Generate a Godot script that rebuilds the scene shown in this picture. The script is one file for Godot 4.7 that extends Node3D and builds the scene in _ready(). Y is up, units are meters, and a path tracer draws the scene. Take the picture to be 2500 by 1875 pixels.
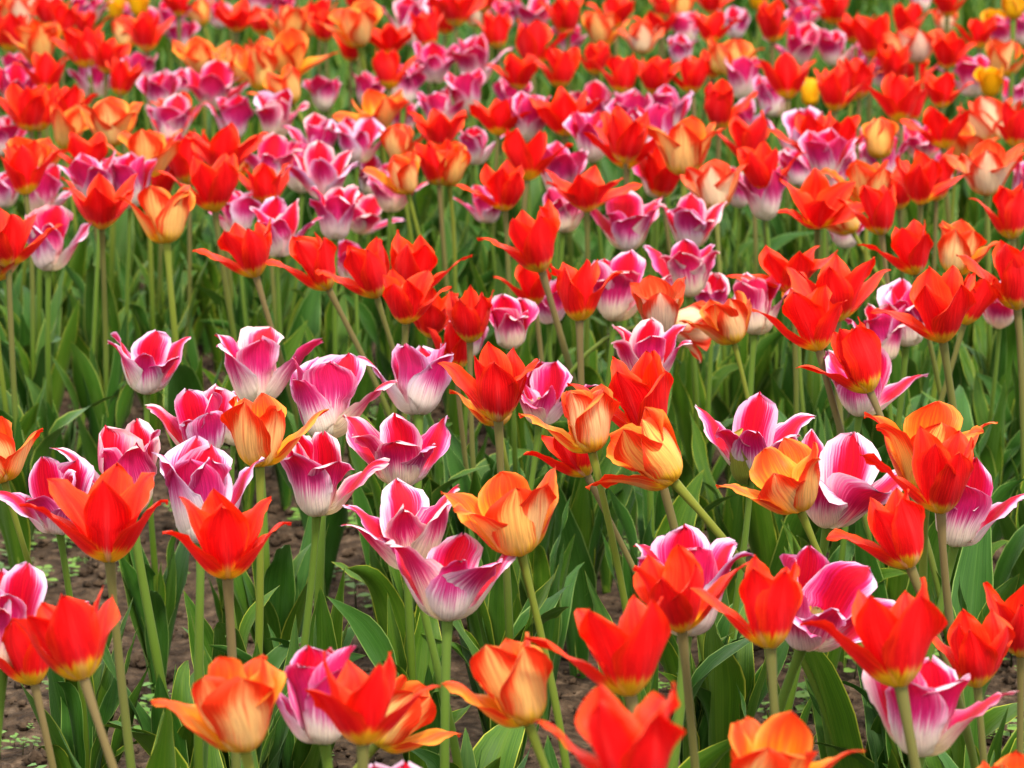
extends Node3D
# A bed of lily-flowered tulips (red, orange, pink and white, a few yellow) under a bright overcast sky.

var mats := {}          # flower kind -> petal materials (a few tints of each)
var leaf_mats := []
var leaf_meshes := []
var stem_mat: StandardMaterial3D
var stamen_mat: StandardMaterial3D
var pistil_mat: StandardMaterial3D
var rng := RandomNumberGenerator.new()
var soil_noise := FastNoiseLite.new()
var nibbled := false
var clod_noise := FastNoiseLite.new()
var streak := FastNoiseLite.new()
var taken := {}
var heads := []

func smooth(a: float, b: float, x: float) -> float:
	var t := clampf((x - a) / (b - a), 0.0, 1.0)
	return t * t * (3.0 - 2.0 * t)

func table(pts: Array, v: float) -> float:
	for i in range(1, pts.size()):
		if v <= pts[i][0]:
			var t: float = (v - pts[i - 1][0]) / (pts[i][0] - pts[i - 1][0])
			return lerpf(pts[i - 1][1], pts[i][1], t * t * (3.0 - 2.0 * t) * 0.5 + t * 0.5)
	return pts[-1][1]

func numbered(called: String) -> String:
	var k: int = taken.get(called, 0)
	taken[called] = k + 1
	return called if k == 0 else "%s_%03d" % [called, k]

func tag(o: Node3D, label: String, category: String, group := "", kind := "") -> void:
	if label: o.set_meta("label", label)
	if category: o.set_meta("category", category)
	if group: o.set_meta("group", group)
	if kind: o.set_meta("kind", kind)

func part(called: String, m: Mesh, mat: Material, parent: Node3D, t := Transform3D.IDENTITY) -> MeshInstance3D:
	var o := MeshInstance3D.new()
	o.name = called
	o.mesh = m
	o.material_override = null
	if mat: o.set_surface_override_material(0, mat)
	o.transform = t
	parent.add_child(o, true)
	return o

# a sheet of (nu + 1) x (nv + 1) points; rows run along v
func sheet(pts: PackedVector3Array, nrm: PackedVector3Array, uvs: PackedVector2Array, idx: PackedInt32Array, cols := PackedColorArray()) -> ArrayMesh:
	var a := []
	a.resize(Mesh.ARRAY_MAX)
	a[Mesh.ARRAY_VERTEX] = pts
	a[Mesh.ARRAY_NORMAL] = nrm
	a[Mesh.ARRAY_TEX_UV] = uvs
	a[Mesh.ARRAY_INDEX] = idx
	if cols.size(): a[Mesh.ARRAY_COLOR] = cols
	var m := ArrayMesh.new()
	m.add_surface_from_arrays(Mesh.PRIMITIVE_TRIANGLES, a)
	return m

func grid_normals(p: PackedVector3Array, nu: int, nv: int) -> PackedVector3Array:
	var n := PackedVector3Array()
	n.resize(p.size())
	var w := nu + 1
	for j in nv + 1:
		for i in w:
			var du: Vector3 = p[j * w + mini(i + 1, nu)] - p[j * w + maxi(i - 1, 0)]
			if du.length_squared() < 1e-12:
				var jj := maxi(j - 1, 0)
				du = p[jj * w + mini(i + 1, nu)] - p[jj * w + maxi(i - 1, 0)]
			var dv: Vector3 = p[mini(j + 1, nv) * w + i] - p[maxi(j - 1, 0) * w + i]
			n[j * w + i] = dv.cross(du).normalized()
	return n

# ---------------------------------------------------------------- textures

func put(b: PackedByteArray, at: int, c: Color) -> void:
	b[at] = int(clampf(c.r, 0, 1) * 255.0)
	b[at + 1] = int(clampf(c.g, 0, 1) * 255.0)
	b[at + 2] = int(clampf(c.b, 0, 1) * 255.0)

func c8(r: int, g: int, b: int) -> Color:
	return Color(r / 255.0, g / 255.0, b / 255.0)

func petal_color(kind: String, inner: bool, u: float, v: float, s: float, s2: float, var_: float) -> Color:
	var e := absf(u)
	match kind:
		"pink":
			var white := c8(255, 248, 250)
			var cream := c8(255, 248, 222)
			var rose := c8(249, 164, 208)
			if inner:
				var core := c8(230, 4, 48).lerp(c8(238, 26, 116), smooth(0.22, 0.66, e + s * 0.2))
				var wide := 0.48 + var_ * 0.34
				var m := smooth(wide + 0.36, wide - 0.16, e + s * 0.26 + smooth(0.78, 1.02, v) * 0.32) * smooth(0.18, 0.46, v + s * 0.08)
				var c := white.lerp(rose, clampf(0.20 + s2 * 0.6 + smooth(0.9, 0.3, e) * 0.4, 0, 1) * smooth(0.15, 0.5, v))
				c = cream.lerp(c, smooth(0.05, 0.3, v)).lerp(core, m)
				return c.lerp(c8(236, 30, 40), smooth(0.07, 0.0, e + absf(s) * 0.05) * smooth(0.25, 0.6, v) * 0.7)
			var blot := c8(192, 12, 98).lerp(c8(230, 24, 96), smooth(0.6, 0.98, v))
			var wide2 := 0.54 + var_ * 0.36
			var m2 := smooth(wide2 + 0.42, wide2 - 0.24, e + s * 0.24 + smooth(0.85, 1.05, v) * 0.2) * smooth(0.40, 0.74, v + s * 0.14 + (1.0 - e) * 0.07)
			var c2 := white.lerp(rose, clampf(0.16 + s2 * 0.6 + smooth(wide2 + 0.6, wide2, e) * 0.35, 0, 1) * smooth(0.46, 0.85, v))
			return cream.lerp(c2, smooth(0.22, 0.6, v + s * 0.05)).lerp(blot, m2 * 0.94)
		"red":
			var base := c8(255, 214, 30)
			var rib := smooth(0.10, 0.03, absf(e - 0.045 + s * 0.02)) * smooth(0.1, 0.3, v) * smooth(1.0, 0.6, v)
			if inner:
				var c := c8(255, 56, 8).lerp(c8(244, 20, 6), smooth(0.5, 0.0, e + s * 0.15)).lerp(c8(255, 92, 16), smooth(0.62, 1.0, e + s * 0.2) * 0.7)
				c = c.lerp(c8(255, 112, 60), rib * 0.35 + clampf(s2 * 0.4, 0.0, 0.2))
				return base.lerp(c, smooth(0.12, 0.27, v + s * 0.07))
			var c3 := c8(236, 10, 16).lerp(c8(252, 50, 8), smooth(0.30 + var_ * 0.25, 0.98, e + s * 0.25 + smooth(0.7, 1.0, v) * 0.2))
			c3 = c3.lerp(c8(244, 28, 52), smooth(0.36, 0.0, e + s * 0.15) * smooth(0.8, 0.3, v) * (0.25 + var_ * 0.5))
			c3 = c3.lerp(c8(255, 104, 84), rib * 0.25 * var_ + clampf(s2 * 0.35, 0.0, 0.16))
			var y := base.lerp(c8(250, 212, 146), smooth(0.45, 0.0, e) * var_)
			return y.lerp(c3, smooth(0.15, 0.28, v + s * 0.06 - (1.0 - e) * 0.04))
		"orange":
			var yel := c8(255, 216, 36)
			if inner:
				var c4 := c8(255, 168, 26).lerp(c8(246, 80, 24), smooth(0.36, 0.92, v + s * 0.2 - e * 0.1)).lerp(c8(255, 206, 84), smooth(0.6, 1.0, e + s * 0.2) * 0.6)
				c4 = c4.lerp(c8(255, 222, 140), smooth(0.18, 0.0, e) * smooth(0.8, 0.4, v) * 0.65)
				return yel.lerp(c4, smooth(0.10, 0.35, v + s * 0.08))
			var peach := c8(254, 226, 160).lerp(c8(255, 206, 104), var_)
			var edge := c8(246, 70, 26)
			var m3 := smooth(0.32 + var_ * 0.12, 0.96, e + s * 0.24 + smooth(0.45, 1.0, v) * 0.52)
			var c6 := peach.lerp(edge, m3).lerp(c8(236, 70, 40), smooth(0.08, 0.0, e + absf(s) * 0.05) * smooth(0.3, 0.7, v) * 0.55)
			return yel.lerp(c6, smooth(0.10, 0.34, v + s * 0.1))
		"salmon":
			if inner:
				var c5 := c8(246, 84, 36).lerp(c8(252, 172, 104), smooth(0.9, 0.5, v + s * 0.2))
				return c8(254, 206, 80).lerp(c5, smooth(0.1, 0.4, v))
			var cream2 := c8(255, 240, 206)
			var m4 := smooth(0.50, 1.02, e + s * 0.2 + smooth(0.45, 1.0, v) * 0.45)
			return c8(254, 214, 100).lerp(cream2.lerp(c8(242, 74, 44), m4), smooth(0.08, 0.3, v + s * 0.1))
		"yellow":
			return c8(252, 196, 4).lerp(c8(250, 150, 14), smooth(0.4, 1.0, e + s * 0.3) * (0.3 + 0.4 * var_))
	return c8(150, 160, 60).lerp(c8(206, 196, 70), smooth(0.3, 1.0, v + s * 0.2))

func petal_texture(kind: String, k: int) -> ImageTexture:
	var w := 256
	var h := 256
	var b := PackedByteArray()
	b.resize(w * h * 3)
	var var_ := fposmod(k * 0.618 + 0.13, 1.0)
	for y in h:
		var v := 1.0 - (y + 0.5) / h
		for x in w:
			var inner := x >= w / 2
			var u := ((x + 0.5) / (w / 2)) * 2.0 - 1.0
			if inner: u = 3.0 - ((x + 0.5) / (w / 2)) * 2.0
			var off := k * 37.0 + (200.0 if inner else 0.0)
			var fan := u * (0.55 + 0.45 * sin(PI * v))
			var s := streak.get_noise_2d(fan * 52.0 + off, v * 3.4 + off) * 0.95 + streak.get_noise_2d(fan * 13.0 + off, v * 2.4) * 0.55 + streak.get_noise_2d(u * 2.2 + off, v * 4.0 + off) * 0.5
			var s2 := streak.get_noise_2d(fan * 80.0 + off, v * 5.0 + 9.0)
			var c := petal_color(kind, inner, u, v, s, s2, var_)
			var line := 1.0 + s2 * 0.16 - 0.05
			put(b, (y * w + x) * 3, Color(c.r * line, c.g * (line - absf(s2) * 0.04), c.b * line))
	return ImageTexture.create_from_image(Image.create_from_data(w, h, false, Image.FORMAT_RGB8, b))

func ridge_texture() -> ImageTexture:
	var w := 256
	var h := 128
	var im := Image.create(w, h, false, Image.FORMAT_RGB8)
	for y in h:
		var v := 1.0 - (y + 0.5) / h
		for x in w:
			var u := fposmod((x + 0.5) / (w / 2) * 2.0, 2.0) - 1.0
			var fan := u * (0.55 + 0.45 * sin(PI * v))
			var n := 0.5 + streak.get_noise_2d(fan * 55.0 + 400.0, v * 2.0) * 0.35 + streak.get_noise_2d(fan * 14.0 + 700.0, v * 3.0) * 0.5
			im.set_pixel(x, y, Color(n, n, n))
	return ImageTexture.create_from_image(im)

func leaf_texture(k: int) -> ImageTexture:
	var w := 128
	var h := 256
	var b := PackedByteArray()
	b.resize(w * h * 3)
	for y in h:
		var v := 1.0 - (y + 0.5) / h
		for x in w:
			var u := (x + 0.5) / w * 2.0 - 1.0
			var line := streak.get_noise_2d(u * 42.0 + k * 50.0, v * 1.5) 
			var patch := streak.get_noise_2d(u * 3.0 + k * 20.0, v * 9.0 + 40.0)
			var c := c8(52, 96, 18).lerp(c8(78, 122, 36), 0.5 + line * 0.85)
			c = c.lerp(c8(92, 128, 74), clampf(0.12 + patch * 0.7, 0.0, 0.5))
			c = c.lerp(c8(140, 160, 96), smooth(0.08, 0.0, absf(u)) * 0.22)
			c = c.lerp(c8(196, 206, 136), smooth(0.925, 0.975, absf(u) + line * 0.01) * 0.95)
			c = c.lerp(c8(150, 150, 70), smooth(0.965, 1.0, v) * 0.7)
			c = c.lerp(c8(150, 170, 110), smooth(0.12, 0.0, v) * 0.35)
			put(b, (y * w + x) * 3, c)
	return ImageTexture.create_from_image(Image.create_from_data(w, h, false, Image.FORMAT_RGB8, b))

func make_materials() -> void:
	streak.seed = 5
	streak.noise_type = FastNoiseLite.TYPE_SIMPLEX_SMOOTH
	streak.frequency = 0.35
	streak.fractal_type = FastNoiseLite.FRACTAL_FBM
	streak.fractal_octaves = 2
	var ridge := ridge_texture()
	var kinds := {"pink": 9, "red": 5, "orange": 7, "salmon": 3, "yellow": 1, "bud": 1}
	for kind in kinds:
		mats[kind] = []
		for k in kinds[kind]:
			var tex := petal_texture(kind, k)
			for tint in 3:
				var m := StandardMaterial3D.new()
				m.resource_name = kind + "_petal"
				m.albedo_texture = tex
				m.albedo_color = [Color(1, 1, 1), Color(0.97, 0.95, 0.99), Color(1.0, 0.98, 0.93)][tint]
				m.roughness = 0.5
				m.metallic_specular = 0.35
				m.heightmap_enabled = true
				m.heightmap_texture = ridge
				m.heightmap_scale = 0.045
				m.rim_enabled = true
				m.rim = 0.08
				m.rim_tint = 0.8
				m.backlight_enabled = true
				m.backlight = Color(0.98, 0.98, 0.98)
				mats[kind].append(m)
	for k in 3:
		var lt := leaf_texture(k)
		for tint in 3:
			var m := StandardMaterial3D.new()
			m.resource_name = "tulip_leaf"
			m.albedo_texture = lt
			m.albedo_color = [Color(0.74, 0.75, 0.52), Color(0.64, 0.72, 0.58), Color(0.84, 0.80, 0.43)][tint]
			m.roughness = 0.52
			m.metallic_specular = 0.32
			m.rim_enabled = true
			m.rim = 0.08
			m.heightmap_enabled = true
			m.heightmap_texture = ridge
			m.heightmap_scale = 0.03
			m.backlight_enabled = true
			m.backlight = Color(0.5, 0.5, 0.5)
			leaf_mats.append(m)
	stem_mat = StandardMaterial3D.new()
	stem_mat.resource_name = "tulip_stem"
	stem_mat.vertex_color_use_as_albedo = true
	stem_mat.roughness = 0.55
	stem_mat.rim_enabled = true
	stem_mat.rim = 0.04
	stem_mat.metallic_specular = 0.2
	stem_mat.subsurf_scatter_enabled = false
	stamen_mat = StandardMaterial3D.new()
	stamen_mat.albedo_color = c8(226, 196, 40)
	stamen_mat.roughness = 0.8
	pistil_mat = StandardMaterial3D.new()
	pistil_mat.albedo_color = c8(196, 200, 110)
	pistil_mat.roughness = 0.6

# ---------------------------------------------------------------- plant shapes

const WIDTHS := {
	"red": [[0.0, 0.24], [0.12, 0.56], [0.3, 0.9], [0.48, 1.0], [0.64, 0.88], [0.78, 0.58], [0.88, 0.31], [0.95, 0.13], [1.0, 0.0]],
	"pink": [[0.0, 0.26], [0.12, 0.62], [0.3, 0.9], [0.52, 1.0], [0.7, 0.98], [0.82, 0.86], [0.91, 0.62], [0.965, 0.34], [1.0, 0.05]],
	"arm": [[0.0, 0.26], [0.12, 0.6], [0.3, 0.88], [0.46, 0.95], [0.6, 0.78], [0.74, 0.5], [0.87, 0.3], [0.95, 0.15], [1.0, 0.0]],
	"orange": [[0.0, 0.26], [0.12, 0.66], [0.3, 0.96], [0.5, 1.0], [0.68, 0.92], [0.82, 0.68], [0.91, 0.4], [0.97, 0.16], [1.0, 0.0]],
}

# one petal: outer and inner face and the rim between them; x points away from the flower's axis, y up along it
func petal_mesh(kind: String, L: float, hw: float, a0: float, a1: float, a2: float, a3: float, fold: float, wave: float, bend: float, r0: float, rk: float, nu: int, nv: int) -> ArrayMesh:
	var form: Array = WIDTHS["arm" if a3 > 74.0 else "pink" if kind == "pink" else "red" if kind == "red" else "orange"]
	var w := nu + 1
	var p := PackedVector3Array()
	p.resize(w * (nv + 1))
	var inward := PackedVector3Array()
	inward.resize(nv + 1)
	var r := r0
	var z := 0.0
	var ds := L / (nv * 4)
	var freq := rng.randf_range(7.0, 13.0)
	var ph := rng.randf() * TAU
	var ph2 := rng.randf() * TAU
	var fringe := 0.0022 if kind == "pink" else 0.0006
	var flat := rng.randf_range(0.5, 0.9) if rk > 1.0 else rng.randf_range(0.2, 0.5)
	var crease := rng.randf_range(0.0003, 0.0011)
	var form2: Array = WIDTHS["orange" if kind == "red" else "pink"]
	var blend := rng.randf() if a3 < 74.0 else 0.0
	var twist := rng.randf_range(-0.42, 0.42)
	var frill := rng.randf_range(0.004, 0.022)
	var roll_l := rng.randf_range(-0.75, 0.4)
	var roll_r := rng.randf_range(-0.75, 0.4)
	var hook := rng.randf_range(-0.07, 0.07)
	var notch := rng.randf_range(-0.015, 0.05) if kind == "pink" else 0.0
	for j in nv + 1:
		var v := float(j) / nv
		var ang := deg_to_rad(petal_angle(v, a0, a1, a2, a3))
		var tan_ := Vector3(sin(ang), cos(ang), 0)
		var n := Vector3(-cos(ang), sin(ang), 0)
		inward[j] = n
		var hwv := hw * lerpf(table(form, v), table(form2, v), blend)
		var hl := hwv * (1.0 + 0.07 * sin(v * 9.0 + ph2) * smooth(0.3, 0.6, v))
		var hr := hwv * (1.0 + 0.07 * sin(v * 8.0 + ph) * smooth(0.3, 0.6, v))
		var kap := (1.0 - flat * smooth(0.35, 1.0, v)) / maxf(r * rk * 0.96, 0.009) + fold * smooth(0.62, 1.0, v) / hw
		if absf(kap) < 0.5: kap = 0.5
		for i in w:
			var u := float(i) / nu * 2.0 - 1.0
			hwv = hl if u < 0 else hr
			var th := clampf(kap * u * hwv, -1.5, 1.5)
			var side := sin(th) / kap if absf(kap * hwv) < 1.5 else u * hwv * 0.67
			var lift := (1.0 - cos(th)) / kap
			var up := smooth(0.42, 0.9, v)
			lift += wave * L * u * u * sin(v * freq + ph + u * 1.6) * up
			lift += wave * 0.4 * L * sin(v * freq * 0.6 + ph2 + u * 3.0) * up * 0.5
			lift += u * hwv * twist * v * sqrt(v) + frill * L * u * u * absf(u) * sin(v * freq * 3.1 + ph2 + u * 2.0) * up
			lift += (roll_l if u < 0 else roll_r) * hwv * pow(absf(u), 3.0) * smooth(0.4, 0.9, v)
			lift -= crease * exp(-u * u / 0.03) * smooth(0.05, 0.4, v)
			var jit := fringe * (5.0 if nibbled else 1.0) * (rng.randf() - 0.5) * smooth(0.55, 0.95, maxf(absf(u), v)) * 2.0 * float(absf(u) > 0.9 or j >= nv - 1)
			var drop := notch * L * smooth(0.75, 1.0, v) * (1.0 - absf(u))
			p[j * w + i] = Vector3(r * rk, z, 0) + n * lift + Vector3(0, 0, 1) * (side + bend * L * v * v + hook * L * smooth(0.72, 1.0, v)) + tan_ * (jit - drop)
		for k in 4:
			var vv := (j + (k + 0.5) / 4.0) / nv
			var aa := deg_to_rad(petal_angle(minf(vv, 1.0), a0, a1, a2, a3))
			r += sin(aa) * ds
			z += cos(aa) * ds
	var nrm := grid_normals(p, nu, nv)      # points outward
	if nrm[(nv / 2) * w + nu / 2].dot(inward[nv / 2]) > 0:
		for i in nrm.size(): nrm[i] = -nrm[i]
	var count := p.size()
	var vs := PackedVector3Array()
	var ns := PackedVector3Array()
	var uv := PackedVector2Array()
	vs.resize(count * 2)
	ns.resize(count * 2)
	uv.resize(count * 2)
	for j in nv + 1:
		var v := float(j) / nv
		for i in w:
			var a := j * w + i
			var u := float(i) / nu
			var edge := 1.0 - pow(absf(u * 2.0 - 1.0), 6.0)
			var t := 0.0006 * edge * (1.0 - smooth(0.9, 1.0, v))
			vs[a] = p[a] + nrm[a] * (t + 0.00006)
			vs[count + a] = p[a] - nrm[a] * t * 0.2
			ns[a] = nrm[a]
			ns[count + a] = -nrm[a]
			var y := 1.0 - clampf(v, 0.003, 0.997)
			uv[a] = Vector2(clampf(u * 0.5, 0.003, 0.5), y)
			uv[count + a] = Vector2(clampf(1.0 - u * 0.5, 0.5, 0.997), y)
	var idx := PackedInt32Array()
	for j in nv:
		for i in nu:
			var a := j * w + i
			idx.append_array([a, a + 1, a + w, a + 1, a + w + 1, a + w])
			var b := count + a
			idx.append_array([b, b + w, b + 1, b + 1, b + w, b + w + 1])
		var e := j * w + nu
		idx.append_array([e, count + e, e + w, count + e, count + e + w, e + w])
	return sheet(vs, ns, uv, idx)

func petal_angle(v: float, a0: float, a1: float, a2: float, a3: float) -> float:
	if v < 0.28: return lerpf(a0, a1, smooth(0.0, 0.28, v) * 0.6 + v / 0.28 * 0.4)
	if v < 0.66: return lerpf(a1, a2, smooth(0.28, 0.66, v))
	return lerpf(a2, a3, pow((v - 0.66) / 0.34, 1.5))

func tube(pts: Array, radii: Array, cols: Array, sides: int) -> ArrayMesh:
	var p := PackedVector3Array()
	var n := PackedVector3Array()
	var uv := PackedVector2Array()
	var c := PackedColorArray()
	var idx := PackedInt32Array()
	for j in pts.size():
		var d: Vector3 = (pts[mini(j + 1, pts.size() - 1)] - pts[maxi(j - 1, 0)]).normalized()
		var x := d.cross(Vector3(0, 0, 1)).normalized()
		var y := d.cross(x)
		for i in sides:
			var a := TAU * i / sides
			var o := x * cos(a) + y * sin(a)
			p.append(pts[j] + o * radii[j])
			n.append(o)
			uv.append(Vector2(float(i) / sides, float(j) / pts.size()))
			c.append(cols[j])
		if j > 0:
			for i in sides:
				var a := (j - 1) * sides + i
				var b := (j - 1) * sides + (i + 1) % sides
				idx.append_array([a, a + sides, b, b, a + sides, b + sides])
	return sheet(p, n, uv, idx, c)

# a leaf of unit length that clasps the stem at its foot, arches outward along x and has wavy margins
func leaf_mesh(hw: float, a0: float, a1: float, a2: float, twist: float, wave: float, nu: int, nv: int) -> ArrayMesh:
	var w := nu + 1
	var p := PackedVector3Array()
	p.resize(w * (nv + 1))
	var r := 0.012
	var z := 0.0
	var freq := rng.randf_range(9.0, 16.0)
	var ph := rng.randf() * TAU
	var bend := rng.randf_range(-0.12, 0.12)
	var form := [[0.0, 0.3], [0.12, 0.52], [0.3, 0.86], [0.48, 1.0], [0.65, 0.88], [0.8, 0.6], [0.92, 0.26], [1.0, 0.0]]
	for j in nv + 1:
		var v := float(j) / nv
		var ang := deg_to_rad(lerpf(a0, a1, smooth(0, 0.6, v)) + (a2 - a1) * pow(smooth(0.45, 1.0, v), 1.4))
		var n := Vector3(-cos(ang), sin(ang), 0)
		var tw := twist * smooth(0.2, 1.0, v)
		var across := Vector3(0, 0, 1) * cos(tw) + n * sin(tw)
		var nn := n * cos(tw) - Vector3(0, 0, 1) * sin(tw)
		var hwv := hw * table(form, v)
		var kap := lerpf(26.0, 5.0, smooth(0.0, 0.55, v))
		for i in w:
			var u := float(i) / nu * 2.0 - 1.0
			u = signf(u) * pow(absf(u), 0.8)
			var th := clampf(kap * u * hwv, -1.5, 1.5)
			var lift := (1.0 - cos(th)) / kap + 0.25 * absf(u) * hwv * (1.0 - 0.6 * v)
			lift += wave * u * u * sin(v * freq + ph + signf(u) * 0.9) * smooth(0.12, 0.5, v) * (1.0 - smooth(0.85, 1.0, v))
			p[j * w + i] = Vector3(r, z, 0) + across * (sin(th) / kap) + nn * lift + Vector3(0, 0, bend * v * v)
		r += sin(ang) / nv
		z += cos(ang) / nv
	var nrm := grid_normals(p, nu, nv)
	var uv := PackedVector2Array()
	for j in nv + 1:
		for i in w:
			var u := float(i) / nu * 2.0 - 1.0
			u = signf(u) * pow(absf(u), 0.8)
			uv.append(Vector2(clampf(0.5 + 0.5 * u, 0.004, 0.996), 1.0 - clampf(float(j) / nv, 0.004, 0.996)))
	var idx := PackedInt32Array()
	for j in nv:
		for i in nu:
			var a := j * w + i
			idx.append_array([a, a + 1, a + w, a + 1, a + w + 1, a + w])
	return sheet(p, nrm, uv, idx)

func make_leaves() -> void:
	for k in 26:
		var droop := rng.randf()
		leaf_meshes.append(leaf_mesh(rng.randf_range(0.052, 0.102), rng.randf_range(2, 11), rng.randf_range(4, 20), 14.0 + 84.0 * droop * droop * droop, rng.randf_range(-1.1, 1.1), rng.randf_range(0.006, 0.026), 8, 18))

func ground_height(x: float, z: float) -> float:
	return soil_noise.get_noise_2d(x * 100.0, z * 100.0) * 0.014

func tulip_leaves(root: Node3D, n: int, tall: float) -> void:
	var turn := rng.randf() * TAU
	for k in n:
		var slim := 0.72 if k > 5 else 1.0
		turn += 2.2 + rng.randf_range(-0.5, 0.5)
		var at := [0.0, 0.012, 0.03, 0.055, 0.085, 0.11, 0.0, 0.01, 0.0, 0.02][k % 10] as float
		var len_: float = tall * rng.randf_range(0.50, 0.78) * [1.0, 1.0, 0.95, 0.85, 0.7, 0.62, 0.9, 0.75, 1.0, 0.85][k % 10]
		var wide: float = len_ * rng.randf_range(0.85, 1.15) * slim
		var b := Basis(Vector3.UP, turn) * Basis(Vector3(0, 0, 1), rng.randf_range(-0.10, 0.06)) * Basis.from_scale(Vector3(wide, len_, wide))
		part("leaf", leaf_meshes[rng.randi() % leaf_meshes.size()], leaf_mats[rng.randi() % leaf_mats.size()], root, Transform3D(b, Vector3(0, at - 0.012, 0)))

const STEM_TOP := {"red": Color(0.140, 0.100, 0.042), "pink": Color(0.09, 0.145, 0.022), "orange": Color(0.15, 0.165, 0.024), "salmon": Color(0.15, 0.16, 0.04), "yellow": Color(0.12, 0.16, 0.03), "bud": Color(0.10, 0.15, 0.03)}
const GROUPS := {"red": "red lily-flowered tulips in the bed", "pink": "pink and white tulips in the bed", "orange": "orange and yellow tulips in the bed", "salmon": "salmon and cream tulips in the bed", "yellow": "yellow tulips in the bed", "bud": ""}

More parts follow.
